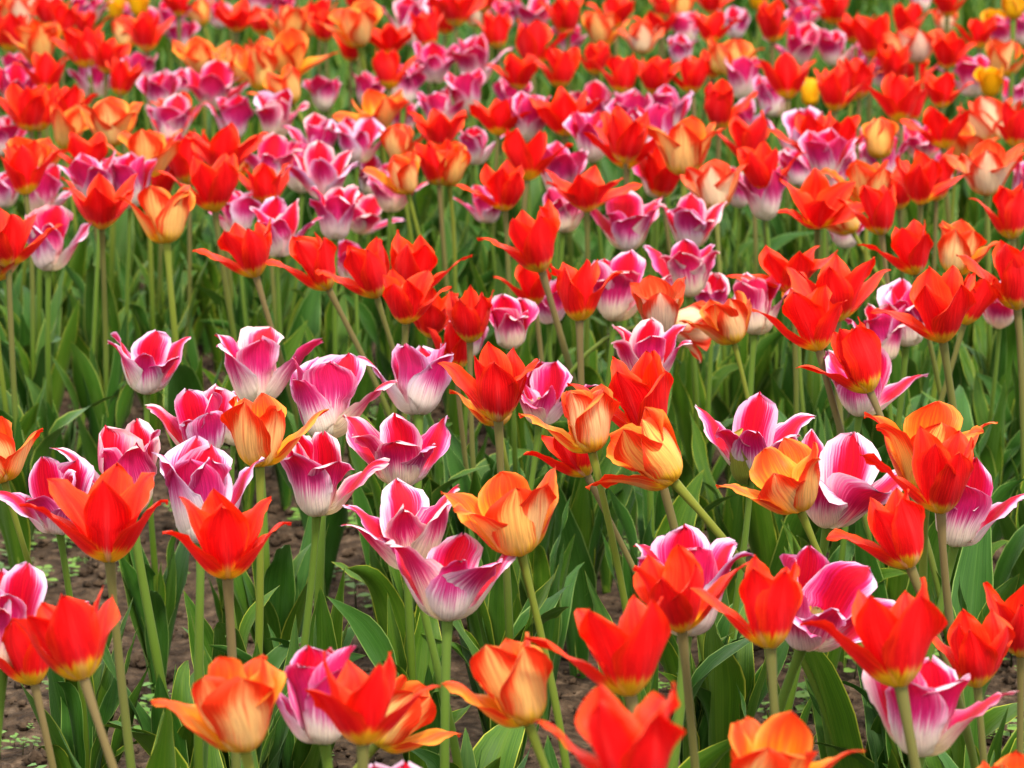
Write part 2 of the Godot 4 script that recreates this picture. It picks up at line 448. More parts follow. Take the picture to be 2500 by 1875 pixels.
# a flowering tulip: head is the foot of the cup, foot the place where its stem leaves the soil
func tulip(kind: String, head: Vector3, foot: Vector2, lean: float, tilt: float, L: float, arms: String, near: int, label: String) -> void:
	var root := Node3D.new()
	root.name = numbered("tulip")
	add_child(root)
	tag(root, label, "tulip", GROUPS[kind])
	rng.seed = hash(label) + 17
	var g := Vector3(foot.x, ground_height(foot.x, foot.y), foot.y)
	root.position = g
	heads.append(Vector2(head.x / -head.z, (1.16 - head.y) / -head.z))
	var h := head - g
	var la := deg_to_rad(lean)
	var ta := deg_to_rad(tilt)
	var axis := Vector3(sin(la), cos(la) * cos(ta), cos(la) * sin(ta)).normalized()
	# stem
	var len_ := h.length()
	var pts := []
	var radii := []
	var cols := []
	var top: Color = STEM_TOP[kind]
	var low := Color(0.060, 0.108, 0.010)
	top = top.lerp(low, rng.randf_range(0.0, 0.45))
	var side := Vector3(rng.randf_range(-1, 1), 0, rng.randf_range(-1, 1)) * 0.02
	var sn := 14 if near > 0 else 9
	var thick := rng.randf_range(0.0030, 0.0037) * (L / 0.072)
	for j in sn + 1:
		var t := float(j) / sn
		var b1 := Vector3(0, len_ * 0.42, 0) + side
		var b2 := h - axis * len_ * 0.38
		pts.append(Vector3.ZERO * pow(1 - t, 3) + b1 * 3 * t * pow(1 - t, 2) + b2 * 3 * t * t * (1 - t) + h * t * t * t + axis * 0.002 * t)
		radii.append(thick * lerpf(1.25, 0.92, t) * (1.0 + 0.4 * smooth(0.955, 1.0, t)) * rng.randf_range(0.95, 1.05))
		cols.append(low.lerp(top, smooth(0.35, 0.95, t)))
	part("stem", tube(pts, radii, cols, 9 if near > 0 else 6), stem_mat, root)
	# petals
	var x := Vector3(1, 0, 0)
	x = (x - axis * x.dot(axis)).normalized()
	var head_b := Basis(x, axis, x.cross(axis))
	var set_: Array = mats[kind]
	var mat: Material = set_[rng.randi() % set_.size()]
	var closed := arms.contains("C")
	var left := arms.contains("L")
	var right := arms.contains("R")
	var ph := rng.randf_range(-0.35, 0.35)
	if left and not right: ph = PI + rng.randf_range(-0.25, 0.15)
	elif right and not left: ph = rng.randf_range(-0.15, 0.25)
	elif left and right: ph = PI / 6 + PI / 3 * float(rng.randi() % 2) + rng.randf_range(-0.15, 0.15)
	else: ph = PI / 2 + rng.randf_range(-0.6, 0.6)
	var open := rng.randf_range(-6.0, 8.0)
	nibbled = arms.contains("N")
	var mood := rng.randf()
	if arms.contains("U"):
		mood = 0.5
		open = maxf(open, 3.0)
	if mood < 0.14: open += 9.0
	elif mood > 0.9: open -= 5.0
	var nu := [6, 8, 10][near] as int
	var nv := [9, 13, 18][near] as int
	for k in 6:
		var outer := k % 2 == 0
		var az := ph + k * PI / 3 + rng.randf_range(-0.12, 0.12)
		var dl := cos(az)
		var arm := outer and ((left and dl < -0.75) or (right and dl > 0.75))
		if left and right and absf(dl) > 0.8: arm = true
		var LL := L * rng.randf_range(0.94, 1.05) * (0.96 if outer else 1.0)
		var a0 := 78.0
		var a1 := 15.0
		var a2 := 6.0
		var a3 := 30.0
		var hw := 0.37 * L
		var fold := rng.randf_range(-0.6, 0.7)
		var wave := 0.018
		var face := sin(az)          # how far the petal stands on the sunny, outer side of the row
		match kind:
			"red":
				a0 = 64.0
				a1 = 19.0 + open + (4.0 if outer else -2.0)
				a2 = 9.0 + open + rng.randf_range(-5, 5)
				a3 = rng.randf_range(18, 66) if outer else rng.randf_range(-8, 40)
				if face > 0.5: a3 = rng.randf_range(-6, 34)
				hw = rng.randf_range(0.26, 0.31) * L * (1.0 if outer else 1.1)
				a1 += rng.randf_range(-4, 5)
				wave = 0.022
			"pink":
				a0 = 84.0
				a1 = 14.0 + open + (2.0 if outer else -2.0)
				a2 = 2.0 + open * 0.7 + rng.randf_range(-6, 7)
				a3 = rng.randf_range(40, 95) if outer else rng.randf_range(0, 55)
				if face > 0.45: a3 = rng.randf_range(25, 118)
				elif face < -0.4: a3 = rng.randf_range(-12, 30)
				if face > 0.45: LL *= rng.randf_range(0.86, 0.98)
				elif face < -0.4: LL *= rng.randf_range(1.0, 1.1)
				hw = rng.randf_range(0.29, 0.35) * L * (1.0 if outer else 1.12)
				a1 += rng.randf_range(-4, 4)
				wave = 0.036
			"yellow", "bud":
				a3 = 5.0
			_:
				a0 = 86.0
				a1 = 16.0 + open + (3.0 if outer else -2.0)
				a2 = 4.0 + open + rng.randf_range(-7, 7)
				a3 = rng.randf_range(15, 85) if outer else rng.randf_range(-10, 45)
				if face > 0.5: a3 = rng.randf_range(-14, 24)
				hw = rng.randf_range(0.31, 0.37) * L * (1.0 if outer else 1.12)
				a1 += rng.randf_range(-5, 5)
				wave = 0.032
		if absf(dl) > 0.55 and not closed and kind != "yellow":
			var reach := rng.randf()
			if outer and reach < 0.6 and not arm:
				a2 += rng.randf_range(6, 16)
				a3 = rng.randf_range(62, 98)
				fold = rng.randf_range(0.3, 1.2) * (1.0 if rng.randf() < 0.6 else -1.0)
			elif not outer and reach < 0.35:
				a2 += rng.randf_range(4, 12)
				a3 = rng.randf_range(45, 80)
		if mood > 0.9: a3 *= 0.45
		if mood < 0.14 and rng.randf() < 0.3:
			a1 += 14.0
			a2 += 22.0
		if closed:
			a1 = 8.0 + open * 0.4
			a2 = -10.0
			a3 = -45.0
			hw = 0.4 * L
		if arm:
			LL *= 1.08
			a1 += rng.randf_range(6, 14)
			a2 += rng.randf_range(14, 26)
			a3 = rng.randf_range(76, 108)
			fold = rng.randf_range(0.5, 1.3) * (1.0 if rng.randf() < 0.6 else -1.0)
		var m := petal_mesh(kind, LL, hw, a0, a1, a2, a3, fold, wave * rng.randf_range(0.4, 1.25), rng.randf_range(-0.12, 0.12), 0.0042 if outer else 0.0036, 1.06 if outer else 0.86, nu, nv)
		if rng.randf() < 0.6: mat = set_[rng.randi() % set_.size()]
		part("petal", m, mat, root, Transform3D(head_b * Basis(Vector3.UP, -az), h))
	nibbled = false
	if arms.contains("S"):
		part("dry_sheath", petal_mesh("bud", L * 0.8, L * 0.3, 70, 12, -6, -30, 0.2, 0.01, 0.0, 0.006, 1.2, nu, nv), mats["bud"][0], root, Transform3D(head_b * Basis(Vector3.UP, -PI * 0.86), h - axis * 0.01))
	if near == 2:
		var pis := tube([Vector3.ZERO, Vector3(0, L * 0.1, 0), Vector3(0, L * 0.34, 0), Vector3(0, L * 0.36, 0), Vector3(0, L * 0.40, 0), Vector3(0, L * 0.41, 0)], [0.003, 0.0034, 0.0028, 0.0046, 0.0044, 0.001], [Color.WHITE, Color.WHITE, Color.WHITE, Color.WHITE, Color.WHITE, Color.WHITE], 8)
		part("pistil", pis, pistil_mat, root, Transform3D(head_b, h))
		for k in 6:
			var a := k * PI / 3 + 0.2
			var d := Vector3(cos(a), 0, sin(a))
			var st := tube([d * 0.004, d * 0.008 + Vector3(0, L * 0.16, 0), d * 0.0095 + Vector3(0, L * 0.18, 0), d * 0.011 + Vector3(0, L * 0.33, 0), d * 0.011 + Vector3(0, L * 0.35, 0)], [0.0008, 0.0008, 0.0019, 0.0016, 0.0004], [Color.WHITE, Color.WHITE, Color.WHITE, Color.WHITE, Color.WHITE], 6)
			part("stamen", st, stamen_mat, root, Transform3D(head_b, h))
	tulip_leaves(root, 10 if near > 0 else 5, clampf(head.y, 0.28, 0.5))

# ---------------------------------------------------------------- the bed

func make_ground() -> void:
	soil_noise.seed = 11
	soil_noise.frequency = 0.035
	soil_noise.fractal_octaves = 3
	clod_noise.seed = 12
	clod_noise.noise_type = FastNoiseLite.TYPE_CELLULAR
	clod_noise.frequency = 0.5
	var nt := NoiseTexture2D.new()
	var fn := FastNoiseLite.new()
	fn.seed = 3
	fn.frequency = 0.02
	fn.fractal_octaves = 5
	nt.noise = fn
	nt.width = 512
	nt.height = 512
	nt.seamless = true
	var ramp := Gradient.new()
	ramp.offsets = PackedFloat32Array([0.0, 0.45, 0.7, 1.0])
	ramp.colors = PackedColorArray([c8(36, 27, 20), c8(60, 48, 37), c8(78, 63, 49), c8(110, 92, 75)])
	nt.color_ramp = ramp
	var bump := NoiseTexture2D.new()
	var fb := FastNoiseLite.new()
	fb.seed = 9
	fb.frequency = 0.05
	fb.fractal_octaves = 4
	bump.noise = fb
	bump.width = 512
	bump.height = 512
	bump.seamless = true
	var m := StandardMaterial3D.new()
	m.resource_name = "soil"
	m.albedo_texture = nt
	m.roughness = 0.95
	m.metallic_specular = 0.2
	m.uv1_triplanar = true
	m.uv1_world_triplanar = true
	m.uv1_scale = Vector3(3.1, 3.1, 3.1)
	m.heightmap_enabled = true
	m.heightmap_texture = bump
	m.heightmap_scale = 0.9
	# the near soil is finely lumpy, the rest a coarse sheet that runs on to the horizon
	var p := PackedVector3Array()
	var uv := PackedVector2Array()
	var xs := []
	var zs := []
	for i in 33: xs.append(-1.6 - pow((32 - i) / 32.0, 4.0) * 120.0)
	for i in 300: xs.append(-1.6 + (i + 1) * 3.2 / 300.0)
	for i in 32: xs.append(1.6 + pow((i + 1) / 32.0, 4.0) * 120.0)
	for i in 12: zs.append(20.0 - i * 22.2 / 12.0)
	for i in 330: zs.append(-2.2 - i * 5.0 / 330.0)
	for i in 40: zs.append(-7.2 - pow(i / 39.0, 3.0) * 160.0)
	var nu := xs.size() - 1
	var nv := zs.size() - 1
	for zz in zs:
		for xx in xs:
			var y := ground_height(xx, zz)
			if absf(xx) < 1.61 and zz < -2.19 and zz > -7.21:
				var c := clod_noise.get_noise_2d(xx * 100.0, zz * 100.0)
				var c2 := clod_noise.get_noise_2d(xx * 230.0 + 50.0, zz * 230.0)
				y += -c * 0.011 - c2 * 0.004 - 0.01
			p.append(Vector3(xx, y, zz))
			uv.append(Vector2(xx, zz))
	var n := grid_normals(p, nu, nv)
	for i in n.size():
		if n[i].y < 0: n[i] = -n[i]
	var idx := PackedInt32Array()
	for j in nv:
		for i in nu:
			var a := j * (nu + 1) + i
			idx.append_array([a, a + nu + 1, a + 1, a + 1, a + nu + 1, a + nu + 2])
	var g := part("ground", sheet(p, n, uv, idx), m, self)
	tag(g, "dark brown crumbly garden soil of the tulip bed", "", "", "structure")
	# crumbs and clods lying on it
	var st := SurfaceTool.new()
	st.begin(Mesh.PRIMITIVE_TRIANGLES)
	var sp := SphereMesh.new()
	sp.radius = 1.0
	sp.height = 1.7
	sp.radial_segments = 9
	sp.rings = 6
	st.append_from(sp, 0, Transform3D.IDENTITY)
	var lump := st.commit()
	var arr := lump.surface_get_arrays(0)
	var lv: PackedVector3Array = arr[Mesh.ARRAY_VERTEX]
	for i in lv.size(): lv[i] *= 1.0 + fb.get_noise_3dv(lv[i] * 22.0) * 0.75
	arr[Mesh.ARRAY_VERTEX] = lv
	var lump2 := ArrayMesh.new()
	lump2.add_surface_from_arrays(Mesh.PRIMITIVE_TRIANGLES, arr)
	var mm := MultiMesh.new()
	mm.transform_format = MultiMesh.TRANSFORM_3D
	mm.mesh = lump2
	mm.instance_count = 8000
	rng.seed = 77
	for i in mm.instance_count:
		var zz := rng.randf_range(-6.8, -2.6)
		var xx := rng.randf_range(-1.2, 1.2)
		var s := 0.0022 + 0.011 * pow(rng.randf(), 4.0)
		var b := Basis.from_euler(Vector3(rng.randf() * TAU, rng.randf() * TAU, rng.randf() * TAU)).scaled(Vector3(s, s * 0.8, s))
		mm.set_instance_transform(i, Transform3D(b, Vector3(xx, ground_height(xx, zz) + 0.002, zz)))
	var mi := MultiMeshInstance3D.new()
	mi.name = "soil_clods"
	mi.multimesh = mm
	mi.material_override = m
	add_child(mi)
	tag(mi, "small clods and crumbs of brown soil between the plants", "soil", "", "stuff")

func make_weeds() -> void:
	var wm := StandardMaterial3D.new()
	wm.resource_name = "weed_leaf"
	wm.albedo_color = c8(88, 122, 44)
	wm.roughness = 0.6
	wm.backlight_enabled = true
	wm.backlight = Color(0.5, 0.5, 0.5)
	var st := SurfaceTool.new()
	st.begin(Mesh.PRIMITIVE_TRIANGLES)
	rng.seed = 31
	for k in 7:
		var a := k * 2.4
		var y := 0.25 + k * 0.13
		var d := Vector3(cos(a), 0.15 + 0.1 * (k % 3), sin(a)).normalized()
		var s := d.cross(Vector3.UP).normalized()
		var l := 0.75 - 0.05 * k
		var o := Vector3(0, y, 0)
		var pts := [o, o + d * l * 0.4 + s * 0.19, o + d * l * 0.75 + s * 0.2 + Vector3(0, -0.03, 0), o + d * l + Vector3(0, -0.1, 0), o + d * l * 0.75 - s * 0.2 + Vector3(0, -0.03, 0), o + d * l * 0.4 - s * 0.19]
		for t in [[0, 5, 1], [1, 5, 2], [2, 5, 4], [2, 4, 3]]:
			for i in t:
				st.set_normal((Vector3.UP + d * 0.3).normalized())
				st.add_vertex(pts[i])
	for k in 3:
		var a := k * TAU / 3
		var b2 := (k + 1) * TAU / 3
		for q in [Vector3(cos(a) * 0.05, -0.2, sin(a) * 0.05), Vector3(0, 1.1, 0), Vector3(cos(b2) * 0.05, -0.2, sin(b2) * 0.05)]:
			st.set_normal(Vector3(q.x, 0.1, q.z).normalized())
			st.add_vertex(q)
	var mesh := st.commit()
	var mm := MultiMesh.new()
	mm.transform_format = MultiMesh.TRANSFORM_3D
	mm.use_colors = true
	mm.mesh = mesh
	mm.instance_count = 1700
	var patches := FastNoiseLite.new()
	patches.seed = 8
	patches.frequency = 2.4
	wm.vertex_color_use_as_albedo = true
	for i in mm.instance_count:
		var xx := 0.0
		var zz := 0.0
		for tries in 14:
			xx = rng.randf_range(-1.1, 1.1)
			zz = rng.randf_range(-6.6, -2.6)
			if patches.get_noise_2d(xx, zz) > rng.randf_range(-0.05, 0.3): break
		var s := 0.008 + 0.03 * pow(rng.randf(), 2.2)
		var b := Basis(Vector3.UP, rng.randf() * TAU) * Basis(Vector3.RIGHT, rng.randf_range(-0.3, 0.3))
		mm.set_instance_transform(i, Transform3D(b.scaled(Vector3(s, s * rng.randf_range(0.7, 1.2), s)), Vector3(xx, ground_height(xx, zz) + 0.003, zz)))
		var g := rng.randf_range(0.7, 1.15)
		mm.set_instance_color(i, Color(g * rng.randf_range(0.85, 1.1), g, g * 0.85))
	var mi := MultiMeshInstance3D.new()
	mi.name = "weed_seedlings"
	mi.multimesh = mm
	mi.material_override = wm
	add_child(mi)
	tag(mi, "tiny green weed seedlings sprouting from the bare soil", "weeds", "", "stuff")

# the blooms of the far rows that are too many to count: one joined mass
func make_far_blooms() -> void:
	rng.seed = 202
	var drift := FastNoiseLite.new()
	drift.seed = 21
	drift.frequency = 1.1
	var st := {}
	for kind in ["red", "pink", "orange", "stem"]:
		st[kind] = SurfaceTool.new()
		st[kind].begin(Mesh.PRIMITIVE_TRIANGLES)
	var pool := {}
	for kind in ["red", "pink", "orange"]:
		pool[kind] = []
		for k in 10:
			var w: float = {"red": 0.29, "pink": 0.33, "orange": 0.35}[kind]
			var out := k < 6
			pool[kind].append(petal_mesh(kind, 0.088 if out else 0.092, 0.088 * w, 75, 16 + rng.randf_range(-5, 7), rng.randf_range(2, 16), rng.randf_range(15, 95) if out else rng.randf_range(-8, 45), rng.randf_range(-0.6, 0.8), 0.02, rng.randf_range(-0.12, 0.12), 0.004, 1.05 if out else 0.87, 5, 8))
	var placed := 0
	for tries in 4000:
		if placed >= 105: break
		var z := -rng.randf_range(5.3, 11.2)
		var x := rng.randf_range(-0.15, 0.15) * -z
		var y := rng.randf_range(0.34, 0.43)
		var at := Vector2(x / -z, (1.16 - y) / -z)
		var free := true
		for h in heads:
			if absf(h.x - at.x) < 0.0066 and absf(h.y - at.y) < 0.0042:
				free = false
				break
		if not free: continue
		heads.append(at)
		placed += 1
		var d := drift.get_noise_2d(x * 2.0, z) + rng.randf_range(-0.28, 0.28)
		var kind := "pink" if d > -0.08 else "red" if d > -0.34 or rng.randf() < 0.7 else "orange"
		if kind != "pink": y += 0.04
		var lean := Basis.from_euler(Vector3(rng.randf_range(-0.15, 0.15), rng.randf() * TAU, rng.randf_range(-0.2, 0.16)))
		var size := rng.randf_range(0.86, 1.08)
		for k in 6:
			var pm: Mesh = pool[kind][rng.randi() % 6 if k % 2 == 0 else 6 + rng.randi() % 4]
			st[kind].append_from(pm, 0, Transform3D(lean * Basis(Vector3.UP, k * PI / 3 + rng.randf_range(-0.15, 0.15)) * Basis.from_scale(Vector3.ONE * size), Vector3(x, y, z)))
		var low := Color(0.060, 0.108, 0.010)
		var top: Color = STEM_TOP[kind]
		var foot := Vector3(x + rng.randf_range(-0.05, 0.05), 0, z + rng.randf_range(-0.04, 0.04))
		st["stem"].append_from(tube([foot, foot.lerp(Vector3(x, y, z), 0.5) + Vector3(0.01, 0, 0), Vector3(x, y, z) + lean.y * 0.002], [0.004, 0.0036, 0.0032], [low, low.lerp(top, 0.4), top], 6), 0, Transform3D.IDENTITY)
	var m := ArrayMesh.new()
	for kind in st:
		st[kind].commit(m)
		m.surface_set_material(m.get_surface_count() - 1, stem_mat if kind == "stem" else mats[kind][3])
	var o := part("distant_blooms", m, null, self)
	tag(o, "mass of small red, pink and orange blooms crowding the far rows", "flowers", "", "stuff")

func make_undergrowth() -> void:
	rng.seed = 63
	for k in 3:
		var m: Mesh = leaf_meshes[k * 7 + 2]
		var mm := MultiMesh.new()
		mm.transform_format = MultiMesh.TRANSFORM_3D
		mm.mesh = m
		mm.instance_count = 3300
		for i in mm.instance_count:
			var zz := -4.2 - 12.5 * pow(rng.randf(), 0.62)
			var xx := rng.randf_range(-0.2, 0.2) * (-zz + 1.0)
			if zz > -6.0 and (xx < 0.05 or rng.randf() < 0.5): zz -= 3.5
			var far := smooth(-4.0, -9.0, zz)
			var s := lerpf(rng.randf_range(0.18, 0.28), rng.randf_range(0.26, 0.38), far)
			var b := Basis(Vector3.UP, rng.randf() * TAU) * Basis(Vector3(0, 0, 1), rng.randf_range(-0.15, 0.1))
			mm.set_instance_transform(i, Transform3D(b.scaled(Vector3(s, s, s)), Vector3(xx, ground_height(xx, zz) - 0.01, zz)))
		var mi := MultiMeshInstance3D.new()
		mi.name = numbered("tulip_foliage")
		mi.multimesh = mm
		mi.material_override = leaf_mats[k * 3 + k]
		add_child(mi)
		tag(mi, ["dense upright green leaves filling the bed between the stems", "broad green leaves crowding the ground further back", "grey green leaves filling gaps among the stems"][k], "foliage", "", "stuff")

func dry_leaf(at: Vector3, size: float, turn: float, tint: Color, label: String) -> void:
	var m := StandardMaterial3D.new()
	m.resource_name = "dry_leaf"
	m.albedo_color = tint
	m.roughness = 0.8
	rng.seed = hash(label)
	var o := part(numbered("fallen_petal" if label.contains("petal") else "dry_leaf"), leaf_mesh(0.3, 60, 95, 40, 0.5, 0.05, 6, 9), m, self)
	o.transform = Transform3D(Basis(Vector3.UP, turn).scaled(Vector3.ONE * size), at + Vector3(0, ground_height(at.x, at.z), 0))
	tag(o, label, "petal" if label.contains("petal") else "dead leaf")

func _ready() -> void:
	var cam := Camera3D.new()
	cam.name = "camera"
	add_child(cam)
	cam.position = Vector3(0, 1.16, 0)
	cam.rotation_degrees = Vector3(-10.62, 0, 0)
	var lens := CameraAttributesPhysical.new()
	lens.frustum_focal_length = 112.7
	lens.exposure_aperture = 12.2
	lens.frustum_focus_distance = 3.55
	lens.frustum_near = 0.05
	lens.frustum_far = 400.0
	cam.attributes = lens
	cam.fov = 12.16
	cam.near = 0.05
	cam.far = 400.0
	cam.current = true
	var env := Environment.new()
	env.background_mode = Environment.BG_SKY
	var sky := ProceduralSkyMaterial.new()
	sky.sky_top_color = Color(0.90, 0.91, 0.92)
	sky.sky_horizon_color = Color(0.84, 0.85, 0.85)
	sky.sky_curve = 0.2
	sky.ground_bottom_color = Color(0.25, 0.27, 0.2)
	sky.ground_horizon_color = Color(0.5, 0.52, 0.48)
	env.sky = Sky.new()
	env.sky.sky_material = sky
	env.tonemap_mode = Environment.TONE_MAPPER_LINEAR
	env.tonemap_exposure = 3.2
	env.sdfgi_enabled = true
	env.ssao_enabled = true
	env.ssil_enabled = true
	var we := WorldEnvironment.new()
	we.name = "overcast_sky"
	we.environment = env
	add_child(we)
	var sun := DirectionalLight3D.new()
	sun.name = "sun"
	sun.light_energy = 0.62
	sun.light_color = Color(1.0, 0.96, 0.9)
	sun.light_angular_distance = 11.0
	sun.shadow_enabled = true
	sun.rotation_degrees = Vector3(-58, 24, 0)
	add_child(sun)
	make_materials()
	make_ground()
	rng.seed = 4
	make_leaves()
	plant_all()
	make_far_blooms()
	make_undergrowth()
	make_weeds()
	dry_leaf(Vector3(-0.098, 0.012, -4.320), 0.045, 0.6, c8(150, 118, 88), "Crumpled pale brown dead leaf on the soil near the centre bottom")
	dry_leaf(Vector3(0.049, 0.012, -4.100), 0.050, 2.2, c8(150, 84, 48), "Rusty brown dead leaf on soil at the bottom, right of centre")
	dry_leaf(Vector3(-0.116, 0.012, -3.937), 0.045, 4.0, c8(176, 146, 112), "Pale dry leaf lying on the soil at the bottom edge")
	dry_leaf(Vector3(-0.888, 0.012, -6.435), 0.050, 1.0, c8(150, 100, 64), "Small brown dead leaf between green leaves at the left edge")
	dry_leaf(Vector3(0.194, 0.012, -5.281), 0.050, 3.0, c8(140, 84, 60), "Brown dead leaf lying under the leaves at the centre right")
	dry_leaf(Vector3(0.148, 0.012, -6.459), 0.060, 1.4, c8(250, 150, 20), "Fallen orange petal caught low among green stems, centre right of the middle")

func plant_all() -> void:
	tulip("red", Vector3(0.073, 0.525, -2.047), Vector2(0.112, -2.038), -6, -6, 0.0762, "LU", 2, "Huge out-of-focus red tulip at the bottom edge, nearest of all")
	tulip("red", Vector3(0.086, 0.455, -2.535), Vector2(0.153, -2.526), -10, -4, 0.0807, "LU", 2, "Out-of-focus red tulip just behind the huge red bloom at the bottom")
	tulip("orange", Vector3(0.176, 0.425, -2.356), Vector2(0.148, -2.369), 2, 8, 0.0701, "R", 2, "Cropped orange tulip at the bottom edge, right of the huge red bloom")
	tulip("orange", Vector3(0.364, 0.365, -2.477), Vector2(0.370, -2.454), 0, -5, 0.0653, "", 1, "Orange tulip barely peeping into the bottom right corner")
	tulip("red", Vector3(0.293, 0.435, -2.630), Vector2(0.339, -2.661), -10, -10, 0.0849, "LU", 2, "Large red tulip with long left petal, standing over a pink tulip at lower right")
	tulip("red", Vector3(0.380, 0.375, -2.848), Vector2(0.408, -2.897), -6, -4, 0.0661, "", 2, "Red cup tulip at lower right between the long-petalled red tulip and right edge")
	tulip("red", Vector3(0.429, 0.375, -2.946), Vector2(0.428, -2.923), -2, 5, 0.0658, "", 2, "Red tulip cut off by the right edge at lower right")
	tulip("pink", Vector3(0.314, 0.365, -2.683), Vector2(0.289, -2.669), 3, -5, 0.0868, "R", 2, "Pink and white tulip low at bottom right, beneath two red tulips")
	tulip("orange", Vector3(0.012, 0.425, -2.564), Vector2(0.106, -2.604), -20, -7, 0.0727, "L", 2, "Orange tulip leaning left at the bottom, left of the blurred red pair")
	tulip("red", Vector3(-0.105, 0.445, -2.443), Vector2(-0.091, -2.476), 0, -4, 0.0709, "R", 2, "Red tulip with right petal flung out, bottom row left of centre")
	tulip("orange", Vector3(-0.108, 0.345, -2.784), Vector2(-0.226, -2.765), 40, -2, 0.0653, "R", 2, "Small orange tulip half hidden behind red tulip with flung-out right petal")
	tulip("pink", Vector3(-0.145, 0.375, -2.687), Vector2(-0.102, -2.694), -6, 4, 0.0810, "L", 2, "Pink and white tulip tucked between bottom orange and red tulips")
	tulip("orange", Vector3(-0.192, 0.425, -2.497), Vector2(-0.149, -2.472), -12, 4, 0.0748, "L", 2, "Yellow-orange tulip opening left at the bottom, beside a pink tulip")
	tulip("red", Vector3(-0.321, 0.445, -2.615), Vector2(-0.217, -2.593), -18, -14, 0.0748, "U", 2, "Red tulip leaning left near the left edge, in front of soil")
	tulip("red", Vector3(-0.391, 0.375, -2.856), Vector2(-0.348, -2.893), -12, -5, 0.0658, "L", 2, "Red tulip cut off by the left edge at lower left")
	tulip("pink", Vector3(-0.419, 0.385, -2.872), Vector2(-0.462, -2.898), 6, 3, 0.0895, "R", 2, "Pink tulip behind two red tulips at the left edge")
	tulip("pink", Vector3(-0.082, 0.353, -2.470), Vector2(-0.102, -2.466), 0, -2, 0.0676, "", 1, "Pink tulip whose petal tips just enter the bottom edge")
	tulip("orange", Vector3(-0.019, 0.365, -2.432), Vector2(-0.026, -2.417), 0, 1, 0.0653, "", 1, "Orange tulip whose petal tip just enters at the bottom edge, centre")
	tulip("red", Vector3(0.134, 0.445, -2.758), Vector2(0.155, -2.770), -6, 4, 0.0713, "R", 2, "Red tulip with drooping right petal, in front of a pink tulip")
	tulip("pink", Vector3(0.149, 0.375, -3.012), Vector2(0.123, -2.984), 2, -7, 0.0975, "LR", 2, "Pink tulip mostly hidden behind the red tulip with drooping right petal")
	tulip("red", Vector3(0.200, 0.445, -2.707), Vector2(0.229, -2.689), -4, -7, 0.0742, "L", 2, "Red tulip before a wide white and pink tulip, lower right")
	tulip("pink", Vector3(0.248, 0.375, -2.980), Vector2(0.196, -3.000), 16, 22, 0.0967, "RF", 2, "Wide open white and pink tulip flaring right behind red tulip")
	tulip("red", Vector3(0.342, 0.435, -3.015), Vector2(0.423, -3.061), -22, -4, 0.0730, "L", 2, "Red tulip leaning left below a cluster of orange and red tulips")
	tulip("red", Vector3(0.388, 0.445, -3.185), Vector2(0.425, -3.219), -4, 5, 0.0819, "L", 2, "Red tulip with long left petal standing in front of an orange star tulip")
	tulip("orange", Vector3(0.394, 0.425, -3.356), Vector2(0.402, -3.331), 2, -1, 0.0916, "LR", 2, "Star-shaped orange tulip behind a red tulip at right")
	tulip("pink", Vector3(0.417, 0.385, -3.311), Vector2(0.370, -3.319), 10, 5, 0.0845, "R", 2, "Pink tulip behind red stem near right edge, one petal flung right")
	tulip("pink", Vector3(0.308, 0.375, -3.433), Vector2(0.260, -3.423), 8, 6, 0.0929, "R", 2, "Tall pink and white tulip right behind a yellow-orange tulip")
	tulip("orange", Vector3(0.265, 0.435, -3.239), Vector2(0.380, -3.286), -22, 8, 0.0739, "L", 2, "Yellow-orange tulip leaning left in front of the tall pink tulip")
	tulip("pink", Vector3(0.246, 0.385, -3.628), Vector2(0.217, -3.651), 3, 3, 0.0831, "LRS", 2, "Pink tulip spreading both ways with a dry sheath at its base")
	tulip("red", Vector3(0.140, 0.435, -3.572), Vector2(0.222, -3.595), -14, 8, 0.0954, "L", 2, "Tall red tulip standing above an orange tulip right of centre")
	tulip("orange", Vector3(0.152, 0.445, -3.316), Vector2(0.339, -3.341), -42, -2, 0.0812, "L", 2, "Orange tulip leaning hard left on a slanted stem right of centre")
	tulip("orange", Vector3(0.076, 0.465, -3.359), Vector2(0.133, -3.403), -14, -5, 0.0713, "L", 2, "Peach-orange tulip overlapping a dark red one near the centre")
	tulip("red", Vector3(0.078, 0.375, -3.672), Vector2(0.188, -3.643), -26, -4, 0.0658, "L", 2, "Red tulip hanging left beneath a peach-orange tulip at centre")
	tulip("pink", Vector3(0.030, 0.375, -3.947), Vector2(-0.012, -3.918), 6, 2, 0.0737, "R", 2, "Pink tulip peeping out right of the central red tulip")
	tulip("red", Vector3(-0.014, 0.445, -3.612), Vector2(-0.008, -3.643), -2, 3, 0.0838, "LR", 2, "Broad red tulip with yellow base in the centre, beside a pink tulip")
	tulip("orange", Vector3(-0.015, 0.355, -4.039), Vector2(0.036, -4.053), -10, -0, 0.0653, "L", 2, "Orange petals showing below the broad central red tulip")
	tulip("pink", Vector3(-0.104, 0.385, -3.947), Vector2(-0.113, -3.924), -2, -18, 0.0907, "LU", 2, "Pink tulip with dark cup, directly left of the broad central red tulip")
	tulip("pink", Vector3(-0.198, 0.401, -3.734), Vector2(-0.207, -3.717), 2, -17, 0.0999, "RU", 2, "Pink tulip with a long petal flung right, left of centre")
	tulip("pink", Vector3(-0.288, 0.388, -3.995), Vector2(-0.266, -3.969), -3, -9, 0.0988, "RU", 2, "Pale pink tulip with curled petals above an orange tulip, left of centre")
	tulip("pink", Vector3(-0.420, 0.385, -4.074), Vector2(-0.417, -4.115), 2, -0, 0.0795, "LR", 2, "Lone pink tulip with upswept petals in the left part")
	tulip("orange", Vector3(-0.242, 0.445, -3.387), Vector2(-0.256, -3.370), 0, -2, 0.0789, "R", 2, "Orange tulip with two points among pink tulips, left of centre")
